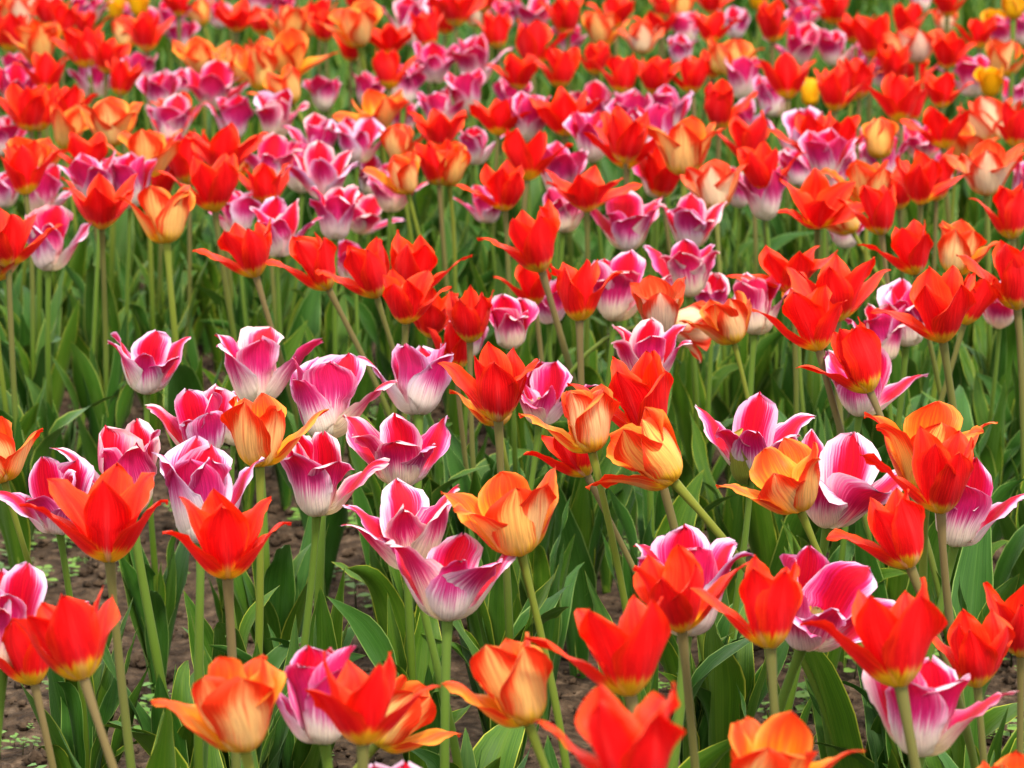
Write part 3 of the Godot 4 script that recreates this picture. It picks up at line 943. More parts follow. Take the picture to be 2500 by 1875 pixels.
	tulip("pink", Vector3(-0.322, 0.385, -3.709), Vector2(-0.290, -3.679), -8, 7, 0.0795, "L", 2, "Crumpled pink tulip left of the two-pointed orange tulip")
	tulip("pink", Vector3(-0.329, 0.305, -4.173), Vector2(-0.329, -4.186), 6, 1, 0.0655, "", 2, "Pink tulip hidden behind the two-pointed orange tulip")
	tulip("pink", Vector3(-0.372, 0.385, -3.440), Vector2(-0.329, -3.451), -8, -2, 0.0955, "L", 2, "Pink tulip standing behind a red tulip, left part")
	tulip("pink", Vector3(-0.439, 0.375, -3.412), Vector2(-0.426, -3.451), -4, 19, 0.0756, "LF", 2, "Wide open pink tulip showing yellow stamens, near left edge")
	tulip("red", Vector3(-0.343, 0.445, -2.994), Vector2(-0.309, -2.967), -3, 3, 0.0899, "LR", 2, "Red tulip with both side petals spread, left part, on a brown stem")
	tulip("pink", Vector3(-0.284, 0.410, -3.211), Vector2(-0.293, -3.234), 2, -6, 0.1008, "LR", 2, "Pink tulip directly behind a red tulip, left of centre")
	tulip("red", Vector3(-0.238, 0.445, -2.935), Vector2(-0.237, -2.923), -2, 7, 0.0796, "LR", 2, "Red tulip standing in front of a white-edged pink tulip, left of centre")
	tulip("pink", Vector3(-0.191, 0.385, -3.440), Vector2(-0.213, -3.427), 4, 5, 0.0855, "R", 2, "Deep pink cup tulip alone on a straight green stem, left of centre")
	tulip("pink", Vector3(-0.112, 0.375, -3.616), Vector2(-0.096, -3.613), -2, 5, 0.0811, "LR", 2, "Small pink tulip with spreading petals above another pink pair")
	tulip("pink", Vector3(-0.090, 0.385, -3.219), Vector2(-0.045, -3.213), -12, -3, 0.0865, "LR", 2, "Pink tulip leaning left just behind another pink one, centre")
	tulip("pink", Vector3(-0.056, 0.385, -3.025), Vector2(-0.065, -3.013), 2, -8, 0.0893, "LRU", 2, "Pink and white tulip in front of a leaning pink one, centre")
	tulip("orange", Vector3(0.008, 0.435, -3.063), Vector2(0.065, -3.038), -14, 3, 0.0822, "LR", 2, "Orange tulip with left petal out, on a slanted stem below centre")
	tulip("orange", Vector3(-0.498, 0.415, -3.457), Vector2(-0.433, -3.506), -14, 2, 0.0682, "R", 2, "Orange tulip cut off by the left edge, on a slanting stem")
	tulip("red", Vector3(0.081, 0.435, -4.283), Vector2(0.081, -4.279), -2, 0, 0.0827, "R", 2, "Upright red tulip with yellow base on a brown stem, above centre")
	tulip("red", Vector3(0.039, 0.435, -4.668), Vector2(0.126, -4.666), -16, 6, 0.0937, "L", 2, "Red tulip leaning left, touching the upright one above centre")
	tulip("red", Vector3(0.031, 0.367, -4.818), Vector2(0.056, -4.816), -8, 5, 0.0686, "L", 2, "Red tulip with left petal bent out, behind a pink one, upper middle, centre")
	tulip("pink", Vector3(-0.001, 0.375, -4.429), Vector2(0.021, -4.451), -2, 6, 0.0721, "", 2, "Pink tulip, cup shaped, right of a red one, middle, centre")
	tulip("pink", Vector3(0.052, 0.315, -4.972), Vector2(0.067, -4.967), 0, 9, 0.0678, "", 2, "Pink tulip, cup shaped, before a red one, middle, centre")
	tulip("red", Vector3(-0.051, 0.407, -4.293), Vector2(-0.033, -4.302), 0, 1, 0.0681, "N", 2, "Red cup tulip with nibbled rims above the broad central red tulip")
	tulip("red", Vector3(-0.104, 0.375, -4.514), Vector2(-0.125, -4.497), 2, 8, 0.0669, "", 2, "Red tulip, cup shaped, right of a red one, middle, centre")
	tulip("red", Vector3(-0.128, 0.434, -4.269), Vector2(-0.138, -4.264), 2, 5, 0.0703, "R", 2, "Red tulip with right petal bent out, left of a red one, upper middle, centre")
	tulip("red", Vector3(-0.167, 0.445, -4.395), Vector2(-0.082, -4.431), -16, 5, 0.0777, "L", 2, "Red tulip leaning left, right of a pink one, upper middle, centre left")
	tulip("red", Vector3(-0.128, 0.425, -4.525), Vector2(-0.162, -4.522), 8, -0, 0.0860, "R", 2, "Red tulip with right petal bent out, behind a red one, upper middle, centre")
	tulip("red", Vector3(-0.233, 0.435, -4.522), Vector2(-0.110, -4.510), -26, 3, 0.0829, "L", 2, "Red tulip leaning hard left on a long curved stem, upper left")
	tulip("red", Vector3(-0.332, 0.435, -4.621), Vector2(-0.249, -4.669), -16, -4, 0.0810, "L", 2, "Red tulip leaning left, left of a pink one, upper middle, centre left")
	tulip("pink", Vector3(-0.232, 0.321, -5.292), Vector2(-0.235, -5.290), 0, -3, 0.0706, "L", 2, "Pink tulip with left petal bent out, left of a red one, upper middle, centre left")
	tulip("red", Vector3(-0.068, 0.365, -4.330), Vector2(-0.045, -4.330), -4, -6, 0.0664, "", 2, "Red tulip, cup shaped, before a pink one, middle, centre")
	tulip("pink", Vector3(-0.060, 0.305, -4.753), Vector2(-0.061, -4.785), 0, -6, 0.0672, "", 2, "Pink tulip, cup shaped, behind a red one, middle, centre")
	tulip("pink", Vector3(0.131, 0.385, -4.574), Vector2(0.100, -4.599), 4, -4, 0.0914, "R", 2, "Pink tulip with right petal bent out, right of a red one, upper middle, centre")
	tulip("pink", Vector3(0.238, 0.385, -4.771), Vector2(0.243, -4.819), -4, 0, 0.0851, "LR", 2, "Pink tulip with many spreading petals in a pink cluster, upper right of centre")
	tulip("pink", Vector3(0.276, 0.335, -4.881), Vector2(0.257, -4.882), 4, 2, 0.0677, "R", 2, "Pink tulip with right petal bent out, behind an orange one, middle, centre right")
	tulip("pink", Vector3(0.305, 0.385, -4.473), Vector2(0.278, -4.451), 4, -7, 0.0822, "R", 2, "Pink tulip with right petal bent out, right of an orange one, middle, centre right")
	tulip("salmon", Vector3(0.178, 0.430, -4.246), Vector2(0.193, -4.274), -4, 20, 0.0765, "F", 2, "Salmon and cream tulip facing the camera, upper right of centre")
	tulip("salmon", Vector3(0.204, 0.380, -4.579), Vector2(0.022, -4.562), 95, -1, 0.0666, "", 2, "Salmon and cream tulip drooping sideways beside the upright salmon one")
	tulip("orange", Vector3(0.270, 0.401, -4.317), Vector2(0.320, -4.318), -16, -5, 0.0679, "L", 2, "Orange tulip leaning left, left of a pink one, middle, centre right")
	tulip("pink", Vector3(0.159, 0.385, -4.132), Vector2(0.161, -4.155), 0, 2, 0.0783, "LR", 2, "Pink tulip with wide spread petals, behind a red one, middle, centre right")
	tulip("red", Vector3(0.348, 0.445, -4.022), Vector2(0.433, -4.007), -14, -0, 0.0811, "L", 2, "Red tulip leaning left, before a red one, middle, centre right")
	tulip("red", Vector3(0.391, 0.435, -4.276), Vector2(0.403, -4.275), 0, -1, 0.0893, "LR", 2, "Red tulip with wide spread petals, behind a red one, upper middle, far right")
	tulip("red", Vector3(0.352, 0.435, -4.493), Vector2(0.366, -4.495), -6, 2, 0.0802, "L", 2, "Red tulip with left petal bent out, behind a yellow one, upper middle, centre right")
	tulip("yellow", Vector3(0.386, 0.350, -4.785), Vector2(0.404, -4.757), 0, 3, 0.0597, "", 2, "Yellow tulip, cup shaped, before a red one, middle, centre right")
	tulip("red", Vector3(0.381, 0.445, -3.769), Vector2(0.488, -3.748), -24, -7, 0.0831, "L", 2, "Red tulip leaning left on a slanted stem, right part, before a pink one")
	tulip("pink", Vector3(0.392, 0.375, -3.995), Vector2(0.352, -4.000), 6, 3, 0.0841, "R", 2, "Pink tulip with right petal bent out, before a red one, middle, far right")
	tulip("red", Vector3(0.495, 0.445, -4.077), Vector2(0.529, -4.077), -10, 7, 0.0899, "L", 2, "Big red tulip on long slanting stem near the right edge")
	tulip("red", Vector3(0.553, 0.419, -4.351), Vector2(0.485, -4.366), 14, -3, 0.0703, "", 2, "Red tulip leaning right, right of a red one, upper middle, far right")
	tulip("pink", Vector3(0.493, 0.375, -4.446), Vector2(0.477, -4.418), 2, -1, 0.0858, "", 2, "Pink tulip, cup shaped, right of a pink one, middle, far right")
	tulip("pink", Vector3(0.463, 0.365, -4.400), Vector2(0.505, -4.377), -6, 3, 0.0765, "L", 2, "Pink tulip with left petal bent out, left of a pink one, middle, far right")
	tulip("red", Vector3(0.620, 0.435, -4.364), Vector2(0.638, -4.336), -6, 1, 0.0915, "L", 2, "Red tulip cut off by the right edge, above a cream cup")
	tulip("pink", Vector3(0.671, 0.322, -4.895), Vector2(0.668, -4.919), 0, 9, 0.0689, "", 2, "Pink tulip, cup shaped, left of a red one, middle, right edge")
	tulip("red", Vector3(0.519, 0.445, -4.580), Vector2(0.576, -4.607), -12, 1, 0.0770, "L", 2, "Red tulip leaning left, left of an orange one, upper middle, far right")
	tulip("orange", Vector3(0.584, 0.425, -4.708), Vector2(0.532, -4.708), 8, 0, 0.0780, "R", 2, "Orange tulip with right petal bent out, right of a red one, upper middle, far right")
	tulip("red", Vector3(0.511, 0.445, -4.937), Vector2(0.541, -4.924), -8, 6, 0.0786, "L", 2, "Red tulip with left petal bent out, right of an orange one, upper middle, far right")
	tulip("pink", Vector3(0.530, 0.316, -5.676), Vector2(0.511, -5.684), 0, -3, 0.0709, "", 2, "Pink tulip, cup shaped, before an orange one, upper middle, far right")
	tulip("orange", Vector3(0.526, 0.365, -5.509), Vector2(0.656, -5.497), -30, -3, 0.0694, "L", 2, "Orange tulip leaning left, behind a pink one, upper middle, far right")
	tulip("red", Vector3(0.434, 0.435, -5.075), Vector2(0.434, -5.112), -2, 29, 0.0856, "LRF", 2, "Open red tulip showing its yellow centre, right part")
	tulip("red", Vector3(0.696, 0.435, -4.965), Vector2(0.716, -4.967), -6, 1, 0.0838, "L", 2, "Red tulip with left petal bent out, before a salmon one, upper middle, right edge")
	tulip("salmon", Vector3(0.711, 0.444, -5.358), Vector2(0.736, -5.359), -4, 5, 0.0935, "LR", 1, "Salmon tulip with wide spread petals, right of a pink one, upper third, right edge")
	tulip("red", Vector3(-0.727, 0.445, -5.352), Vector2(-0.714, -5.341), -6, -2, 0.0837, "R", 1, "Red tulip with right petal bent out, before an orange one, upper third, left edge")
	tulip("orange", Vector3(-0.768, 0.415, -5.710), Vector2(-0.785, -5.733), 4, -2, 0.0839, "R", 1, "Orange tulip with right petal bent out, behind a red one, upper third, left edge")
	tulip("pink", Vector3(-0.733, 0.385, -5.567), Vector2(-0.748, -5.580), 4, -1, 0.0890, "R", 2, "Pink tulip with right petal bent out, before a red one, upper middle, left edge")
	tulip("pink", Vector3(-0.865, 0.325, -6.084), Vector2(-0.855, -6.087), 0, -6, 0.0712, "", 2, "Pink tulip, cup shaped, left of a red one, upper middle, left edge")
	tulip("red", Vector3(-0.573, 0.445, -4.991), Vector2(-0.583, -5.004), 0, 8, 0.0861, "LR", 2, "Star-shaped red tulip, upper left, above a stretch of green leaves")
	tulip("orange", Vector3(-0.476, 0.435, -4.921), Vector2(-0.441, -4.928), -4, -7, 0.0928, "L", 2, "Peach-orange tulip with a petal flung left, upper left")
	tulip("red", Vector3(-0.429, 0.445, -5.165), Vector2(-0.389, -5.181), -6, 2, 0.0930, "L", 2, "Red tulip with left petal bent out, left of a pink one, upper third, centre left")
	tulip("red", Vector3(-0.655, 0.445, -4.639), Vector2(-0.647, -4.638), 0, 1, 0.0864, "R", 2, "Red tulip at the left edge beside a lone pink cup")
	tulip("orange", Vector3(-0.677, 0.425, -4.653), Vector2(-0.661, -4.672), 0, -1, 0.0743, "R", 2, "Orange tulip with right petal bent out, left of a red one, upper middle, left edge")
	tulip("pink", Vector3(-0.650, 0.385, -4.998), Vector2(-0.644, -5.032), 2, -2, 0.0941, "R", 2, "Pink cup with right petal sticking out, near left edge")
	tulip("pink", Vector3(-0.337, 0.385, -5.133), Vector2(-0.332, -5.178), 2, 6, 0.0876, "R", 2, "Pink tulip with right petal bent out, right of a red one, upper middle, centre left")
	tulip("pink", Vector3(-0.410, 0.385, -5.351), Vector2(-0.394, -5.366), -2, -2, 0.0738, "L", 2, "Pink tulip with left petal bent out, right of a red one, upper middle, centre left")
	tulip("red", Vector3(-0.369, 0.424, -5.388), Vector2(-0.339, -5.365), -4, -5, 0.0732, "LR", 2, "Red tulip with wide spread petals, before a pink one, upper middle, centre left")
	tulip("pink", Vector3(-0.259, 0.395, -5.235), Vector2(-0.268, -5.241), 2, 1, 0.0826, "LR", 2, "Pink tulip with wide spread petals, left of a pink one, upper middle, centre left")
	tulip("pink", Vector3(-0.248, 0.315, -5.840), Vector2(-0.282, -5.877), 8, 2, 0.0704, "R", 2, "Pink tulip with right petal bent out, right of a pink one, upper middle, centre left")
	tulip("pink", Vector3(-0.194, 0.373, -5.683), Vector2(-0.190, -5.728), 2, -3, 0.0736, "R", 2, "Pink tulip with right petal bent out, left of an orange one, upper middle, centre left")
	tulip("orange", Vector3(-0.160, 0.426, -5.506), Vector2(-0.084, -5.493), -14, 4, 0.0732, "L", 1, "Orange tulip leaning left, right of a pink one, upper third, centre")
	tulip("orange", Vector3(-0.098, 0.425, -5.613), Vector2(-0.089, -5.605), -6, 9, 0.0735, "L", 1, "Orange tulip with left petal bent out, left of a pink one, upper third, centre")
	tulip("orange", Vector3(-0.183, 0.421, -5.943), Vector2(-0.145, -5.936), -4, -6, 0.0749, "R", 1, "Orange tulip with right petal bent out, before a pink one, upper third, centre")
	tulip("red", Vector3(-0.119, 0.445, -5.910), Vector2(-0.105, -5.943), 0, 3, 0.0770, "LR", 1, "Red tulip with wide spread petals, before a pink one, upper third, centre")
	tulip("pink", Vector3(-0.136, 0.385, -6.738), Vector2(-0.117, -6.731), 0, -5, 0.0822, "LR", 1, "Pink tulip with wide spread petals, behind a red one, blurred far rows, centre")
	tulip("pink", Vector3(-0.068, 0.380, -6.230), Vector2(-0.092, -6.206), 4, -5, 0.0758, "R", 1, "Pink tulip with right petal bent out, right of an orange one, upper third, centre")
	tulip("pink", Vector3(-0.218, 0.315, -7.225), Vector2(-0.214, -7.242), 0, -4, 0.0744, "", 1, "Pink tulip, cup shaped, right of an orange one, upper third, centre")
	tulip("red", Vector3(-0.024, 0.441, -6.144), Vector2(-0.038, -6.191), 4, -5, 0.0761, "LR", 1, "Red tulip with wide spread petals, behind a pink one, blurred far rows, centre")
	tulip("red", Vector3(0.022, 0.435, -5.590), Vector2(-0.002, -5.635), 4, -6, 0.0903, "R", 1, "Red tulip with right petal bent out, behind a red one, upper third, centre")
	tulip("red", Vector3(-0.010, 0.445, -5.180), Vector2(0.012, -5.171), -4, 7, 0.0793, "L", 2, "Red tulip with left petal bent out, right of a pink one, upper third, centre")
	tulip("pink", Vector3(0.076, 0.385, -5.371), Vector2(0.053, -5.386), 2, -2, 0.0790, "R", 2, "Pink tulip with right petal bent out, left of a red one, upper middle, centre")
	tulip("pink", Vector3(-0.037, 0.325, -5.904), Vector2(-0.012, -5.915), -6, 8, 0.0706, "L", 2, "Pink tulip with left petal bent out, left of a red one, upper middle, centre")
	tulip("red", Vector3(0.108, 0.445, -5.165), Vector2(0.112, -5.211), -2, 4, 0.0870, "LR", 2, "Red tulip with a horizontal left petal, upper part just right of centre")
	tulip("pink", Vector3(0.168, 0.385, -5.187), Vector2(0.154, -5.186), 0, 1, 0.0906, "LR", 2, "Pink cup with spread petals, left one of a matching pair")
	tulip("pink", Vector3(0.260, 0.385, -5.210), Vector2(0.268, -5.215), 2, 3, 0.0823, "LR", 2, "Pink cup, right one of a matching pair")
	tulip("pink", Vector3(0.235, 0.385, -5.762), Vector2(0.225, -5.768), 0, -3, 0.0762, "", 1, "Pink tulip, cup shaped, left of an orange one, upper third, centre right")
	tulip("salmon", Vector3(0.302, 0.430, -5.299), Vector2(0.331, -5.307), -4, -5, 0.0805, "LR", 2, "Salmon tulip with wide spread petals, left of a pink one, upper middle, centre right")
	tulip("pink", Vector3(0.392, 0.315, -6.163), Vector2(0.381, -6.183), 0, 5, 0.0714, "", 2, "Pink tulip, cup shaped, right of a salmon one, upper middle, centre right")
	tulip("red", Vector3(0.378, 0.445, -5.357), Vector2(0.385, -5.350), -4, 3, 0.0832, "R", 1, "Red tulip with right petal bent out, right of a pink one, upper third, centre right")
	tulip("red", Vector3(0.387, 0.435, -5.812), Vector2(0.399, -5.808), -6, -6, 0.0887, "L", 1, "Red tulip with left petal bent out, before a pink one, upper third, centre right")
	tulip("orange", Vector3(0.262, 0.461, -5.449), Vector2(0.247, -5.451), 0, -3, 0.1022, "LR", 1, "Ragged bright orange tulip above a pink cup, upper right")
	tulip("red", Vector3(0.181, 0.445, -5.655), Vector2(0.196, -5.667), 0, -2, 0.0881, "LR", 1, "Star-shaped red tulip directly left of a ragged orange tulip")
	tulip("red", Vector3(0.090, 0.445, -6.106), Vector2(0.111, -6.154), -2, 5, 0.0941, "LR", 1, "Red tulip with two side points standing clear, upper centre")
	tulip("pink", Vector3(0.155, 0.385, -6.815), Vector2(0.128, -6.853), 2, 8, 0.0823, "", 1, "Pink tulip, cup shaped, right of a red one, blurred far rows, centre")
	tulip("pink", Vector3(0.288, 0.385, -6.671), Vector2(0.295, -6.703), 0, -5, 0.0918, "LR", 1, "Pink tulip with wide spread petals, before a red one, blurred far rows, centre right")
	tulip("red", Vector3(0.358, 0.445, -6.202), Vector2(0.368, -6.199), 2, 6, 0.0900, "R", 1, "Red tulip with right petal bent out, before a red one, blurred far rows, centre right")
	tulip("pink", Vector3(0.430, 0.375, -6.719), Vector2(0.415, -6.719), 0, -1, 0.0780, "", 1, "Pink tulip, cup shaped, right of a red one, blurred far rows, centre right")
	tulip("red", Vector3(0.268, 0.445, -6.772), Vector2(0.247, -6.795), 2, 3, 0.0833, "", 0, "Red tulip, cup shaped, right of a red one, blurred far rows, centre right")
	tulip("red", Vector3(0.211, 0.445, -6.772), Vector2(0.215, -6.791), -2, -5, 0.0841, "L", 0, "Red tulip with left petal bent out, left of a red one, blurred far rows, centre")
	tulip("red", Vector3(0.176, 0.402, -7.573), Vector2(0.190, -7.572), 0, 6, 0.0774, "L", 0, "Red tulip with left petal bent out, before an orange one, near the top, centre")
	tulip("red", Vector3(0.096, 0.435, -6.978), Vector2(0.103, -6.959), -2, 1, 0.0901, "L", 0, "Red tulip with left petal bent out, right of a red one, near the top, centre")
	tulip("red", Vector3(0.015, 0.444, -6.872), Vector2(0.028, -6.876), -2, 5, 0.0787, "L", 0, "Red tulip with left petal bent out, before a red one, blurred far rows, centre")
	tulip("red", Vector3(0.043, 0.435, -7.370), Vector2(0.038, -7.413), 0, -6, 0.1062, "R", 0, "Red tulip with right petal bent out, behind a red one, near the top, centre")
	tulip("red", Vector3(0.124, 0.445, -8.023), Vector2(0.121, -8.070), -2, 7, 0.0985, "L", 0, "Red tulip with left petal bent out, right of a pink one, top row, centre")
	tulip("red", Vector3(0.240, 0.435, -8.327), Vector2(0.240, -8.316), 0, -7, 0.0857, "L", 0, "Red tulip with left petal bent out, behind an orange one, top row, centre")
	tulip("orange", Vector3(0.196, 0.435, -7.875), Vector2(0.186, -7.853), 2, 3, 0.0887, "R", 0, "Orange tulip with right petal bent out, before a red one, near the top, centre")
	tulip("salmon", Vector3(0.280, 0.430, -7.745), Vector2(0.277, -7.758), 0, -5, 0.0815, "LR", 0, "Pale cream-yellow tulip among reds near the top")
	tulip("red", Vector3(0.346, 0.407, -8.428), Vector2(0.332, -8.465), 0, -1, 0.0770, "L", 0, "Red tulip with left petal bent out, before a red one, top row, centre right")
	tulip("red", Vector3(0.371, 0.413, -8.813), Vector2(0.366, -8.793), 0, -5, 0.0782, "", 0, "Red tulip, cup shaped, left of an orange one, top row, centre right")
	tulip("red", Vector3(0.429, 0.445, -7.821), Vector2(0.409, -7.848), 2, -4, 0.0813, "R", 0, "Red tulip with right petal bent out, right of a pink one, top row, centre right")
	tulip("red", Vector3(0.481, 0.435, -8.685), Vector2(0.472, -8.716), 0, 1, 0.0827, "", 0, "Red tulip, cup shaped, right of an orange one, top row, centre right")
	tulip("pink", Vector3(0.408, 0.385, -8.441), Vector2(0.389, -8.417), 0, -1, 0.0847, "", 0, "Pink tulip, cup shaped, behind a pink one, near the top, centre right")
	tulip("pink", Vector3(0.533, 0.385, -8.598), Vector2(0.551, -8.593), 0, 4, 0.0852, "", 0, "Pink tulip, cup shaped, right of a red one, top row, centre right")
	tulip("red", Vector3(0.341, 0.445, -6.789), Vector2(0.359, -6.763), -4, -5, 0.0818, "L", 0, "Red tulip with left petal bent out, before a pink one, blurred far rows, centre right")
	tulip("red", Vector3(0.433, 0.378, -7.742), Vector2(0.432, -7.768), 2, 4, 0.0758, "", 0, "Red tulip, cup shaped, left of an orange one, near the top, centre right")
	tulip("orange", Vector3(0.445, 0.425, -7.300), Vector2(0.454, -7.337), 0, -4, 0.0871, "R", 0, "Orange tulip with right petal bent out, before a pink one, near the top, centre right")
	tulip("yellow", Vector3(0.503, 0.380, -7.727), Vector2(0.476, -7.759), 2, -6, 0.0660, "C", 0, "Small closed yellow tulip beside an orange one near the top right")
	tulip("pink", Vector3(0.389, 0.349, -8.307), Vector2(0.385, -8.279), 0, -1, 0.0775, "", 0, "Pink tulip, cup shaped, before a pink one, near the top, centre right")
	tulip("pink", Vector3(0.502, 0.385, -6.933), Vector2(0.495, -6.946), 0, -2, 0.0911, "R", 1, "Pink tulip with right petal bent out, before a red one, blurred far rows, centre right")
	tulip("orange", Vector3(0.407, 0.425, -8.672), Vector2(0.416, -8.664), 0, -4, 0.0873, "", 0, "Orange tulip, cup shaped, right of a red one, top row, centre right")
	tulip("red", Vector3(0.567, 0.445, -7.854), Vector2(0.566, -7.850), -2, 8, 0.0986, "R", 0, "Red tulip with right petal bent out, before a yellow one, top row, centre right")
	tulip("yellow", Vector3(0.606, 0.430, -8.881), Vector2(0.611, -8.896), 0, 9, 0.0791, "", 0, "Yellow tulip, cup shaped, behind a red one, top row, centre right")
	tulip("pink", Vector3(0.738, 0.390, -8.993), Vector2(0.718, -9.038), 0, 5, 0.1128, "LR", 0, "Pink tulip with wide spread petals, left of a red one, top row, centre right")
	tulip("red", Vector3(0.741, 0.445, -8.298), Vector2(0.756, -8.344), -4, 2, 0.0969, "L", 0, "Red tulip with left petal bent out, right of a pink one, top row, far right")
	tulip("pink", Vector3(0.707, 0.385, -7.941), Vector2(0.719, -7.950), 2, -1, 0.0905, "R", 0, "Pink tulip with right petal bent out, behind an orange one, near the top, centre right")
	tulip("pink", Vector3(0.631, 0.385, -7.920), Vector2(0.623, -7.965), -2, 7, 0.1038, "L", 0, "Pink tulip with left petal bent out, behind a red one, near the top, centre right")
	tulip("red", Vector3(0.513, 0.445, -6.690), Vector2(0.523, -6.665), -2, -6, 0.0940, "LR", 0, "Red tulip with wide spread petals, left of a yellow one, blurred far rows, centre right")
	tulip("yellow", Vector3(0.593, 0.380, -7.160), Vector2(0.583, -7.206), 0, -1, 0.0660, "C", 0, "Closed golden-yellow tulip between two red ones, upper right")
	tulip("red", Vector3(0.582, 0.445, -6.486), Vector2(0.565, -6.516), 0, -0, 0.0906, "R", 1, "Red tulip with right petal bent out, behind a red one, blurred far rows, far right")
	tulip("orange", Vector3(0.655, 0.415, -6.946), Vector2(0.629, -6.992), 4, -6, 0.0810, "R", 0, "Orange tulip with right petal bent out, before a pink one, blurred far rows, far right")
	tulip("red", Vector3(0.747, 0.445, -7.494), Vector2(0.756, -7.530), 2, 1, 0.1053, "R", 0, "Red tulip with right petal bent out, behind a pink one, near the top, far right")
	tulip("red", Vector3(0.762, 0.428, -8.018), Vector2(0.776, -8.026), -4, -6, 0.0792, "L", 0, "Red tulip with left petal bent out, left of a red one, top row, far right")
	tulip("red", Vector3(0.875, 0.435, -8.020), Vector2(0.858, -8.061), 2, 2, 0.0920, "R", 0, "Red tulip with right petal bent out, behind a salmon one, top row, far right")
	tulip("red", Vector3(1.024, 0.445, -8.500), Vector2(1.041, -8.502), 0, 7, 0.0930, "R", 0, "Red tulip with right petal bent out, left of a red one, top row, far right")
	tulip("salmon", Vector3(1.071, 0.370, -8.929), Vector2(1.060, -8.978), 0, 2, 0.0744, "", 0, "Salmon tulip, cup shaped, before a red one, top row, far right")
	tulip("salmon", Vector3(0.834, 0.440, -7.417), Vector2(0.843, -7.421), -2, -1, 0.0922, "LR", 0, "Salmon tulip with wide spread petals, behind a red one, near the top, far right")
	tulip("red", Vector3(0.876, 0.445, -7.269), Vector2(0.861, -7.261), 4, 8, 0.0824, "R", 0, "Red tulip with right petal bent out, before a salmon one, near the top, far right")
	tulip("pink", Vector3(0.776, 0.379, -7.539), Vector2(0.768, -7.553), 0, 6, 0.0787, "", 0, "Pink tulip, cup shaped, right of a pink one, blurred far rows, far right")
	tulip("pink", Vector3(0.795, 0.346, -8.180), Vector2(0.784, -8.221), 0, -2, 0.0773, "", 0, "Pink tulip, cup shaped, before a red one, near the top, far right")
	tulip("red", Vector3(0.866, 0.365, -7.738), Vector2(0.850, -7.726), 0, 6, 0.0750, "R", 0, "Red tulip with right petal bent out, before a salmon one, blurred far rows, far right")
	tulip("red", Vector3(0.682, 0.445, -6.302), Vector2(0.694, -6.341), -4, -6, 0.0954, "L", 1, "Red tulip with left petal bent out, before a pink one, blurred far rows, far right")
	tulip("red", Vector3(0.790, 0.435, -6.632), Vector2(0.771, -6.675), 2, -0, 0.0789, "R", 1, "Red tulip with right petal bent out, before a red one, blurred far rows, far right")
	tulip("red", Vector3(0.713, 0.445, -5.923), Vector2(0.735, -5.953), -4, -6, 0.0834, "L", 1, "Red tulip on a thin dark stem leaning right side, upper right among oranges")
	tulip("red", Vector3(1.021, 0.430, -7.872), Vector2(1.029, -7.918), 0, -4, 0.0787, "L", 0, "Red tulip with left petal bent out, behind an orange one, near the top, far right")
	tulip("yellow", Vector3(0.998, 0.551, -7.190), Vector2(0.989, -7.210), 0, -5, 0.0938, "C", 0, "Big closed yellow tulip in the top right corner")
	tulip("yellow", Vector3(1.146, 0.399, -8.533), Vector2(1.142, -8.558), 0, 5, 0.0683, "", 0, "Yellow tulip, cup shaped, behind a pink one, top row, right edge")
	tulip("pink", Vector3(1.133, 0.385, -8.325), Vector2(1.136, -8.303), 0, 3, 0.0839, "R", 0, "Pink tulip with right petal bent out, before a yellow one, near the top, right edge")
	tulip("orange", Vector3(0.980, 0.435, -7.201), Vector2(0.981, -7.205), 2, 0, 0.0864, "R", 0, "Orange tulip with right petal bent out, behind a yellow one, near the top, right edge")
	tulip("yellow", Vector3(0.940, 0.409, -7.067), Vector2(0.953, -7.064), 0, 8, 0.0680, "", 0, "Yellow tulip, cup shaped, right of a pink one, blurred far rows, right edge")
	tulip("pink", Vector3(0.938, 0.385, -7.296), Vector2(0.964, -7.290), -4, -3, 0.0957, "L", 0, "Pink tulip with left petal bent out, behind a salmon one, blurred far rows, far right")
	tulip("pink", Vector3(1.063, 0.325, -7.611), Vector2(1.075, -7.630), 0, -5, 0.0744, "", 1, "Pink tulip, cup shaped, right of a yellow one, blurred far rows, right edge")
	tulip("salmon", Vector3(0.820, 0.430, -6.146), Vector2(0.812, -6.183), -2, -3, 0.0894, "LR", 1, "Salmon tulip with wide spread petals, left of a red one, blurred far rows, right edge")
	tulip("red", Vector3(0.836, 0.445, -5.942), Vector2(0.843, -5.969), 0, -6, 0.0840, "L", 1, "Red tulip with left petal bent out, right of a salmon one, upper third, right edge")
	tulip("orange", Vector3(0.602, 0.435, -5.873), Vector2(0.612, -5.878), 0, -7, 0.0784, "C", 1, "Rounded yellow-orange cup tulip, upper right, before pink ones")
	tulip("pink", Vector3(0.726, 0.371, -6.363), Vector2(0.709, -6.402), 0, -1, 0.0763, "", 1, "Pink tulip, cup shaped, left of a red one, upper third, far right")
	tulip("red", Vector3(0.493, 0.445, -5.768), Vector2(0.536, -5.742), -6, 3, 0.0854, "L", 1, "Red tulip with left petal bent out, right of a pink one, upper third, centre right")
	tulip("red", Vector3(0.537, 0.435, -5.923), Vector2(0.498, -5.939), 6, -1, 0.0767, "R", 1, "Red tulip with right petal bent out, right of a red one, upper third, far right")
	tulip("pink", Vector3(0.514, 0.375, -6.332), Vector2(0.524, -6.381), -4, 2, 0.1008, "L", 1, "Pink tulip with left petal bent out, left of a red one, upper third, centre right")
	tulip("pink", Vector3(0.498, 0.344, -6.217), Vector2(0.511, -6.209), 0, -5, 0.0735, "", 1, "Pink tulip, cup shaped, before a pink one, upper third, centre right")
	tulip("pink", Vector3(0.644, 0.315, -6.704), Vector2(0.646, -6.740), 0, 4, 0.0730, "", 1, "Pink tulip, cup shaped, right of a red one, upper third, far right")
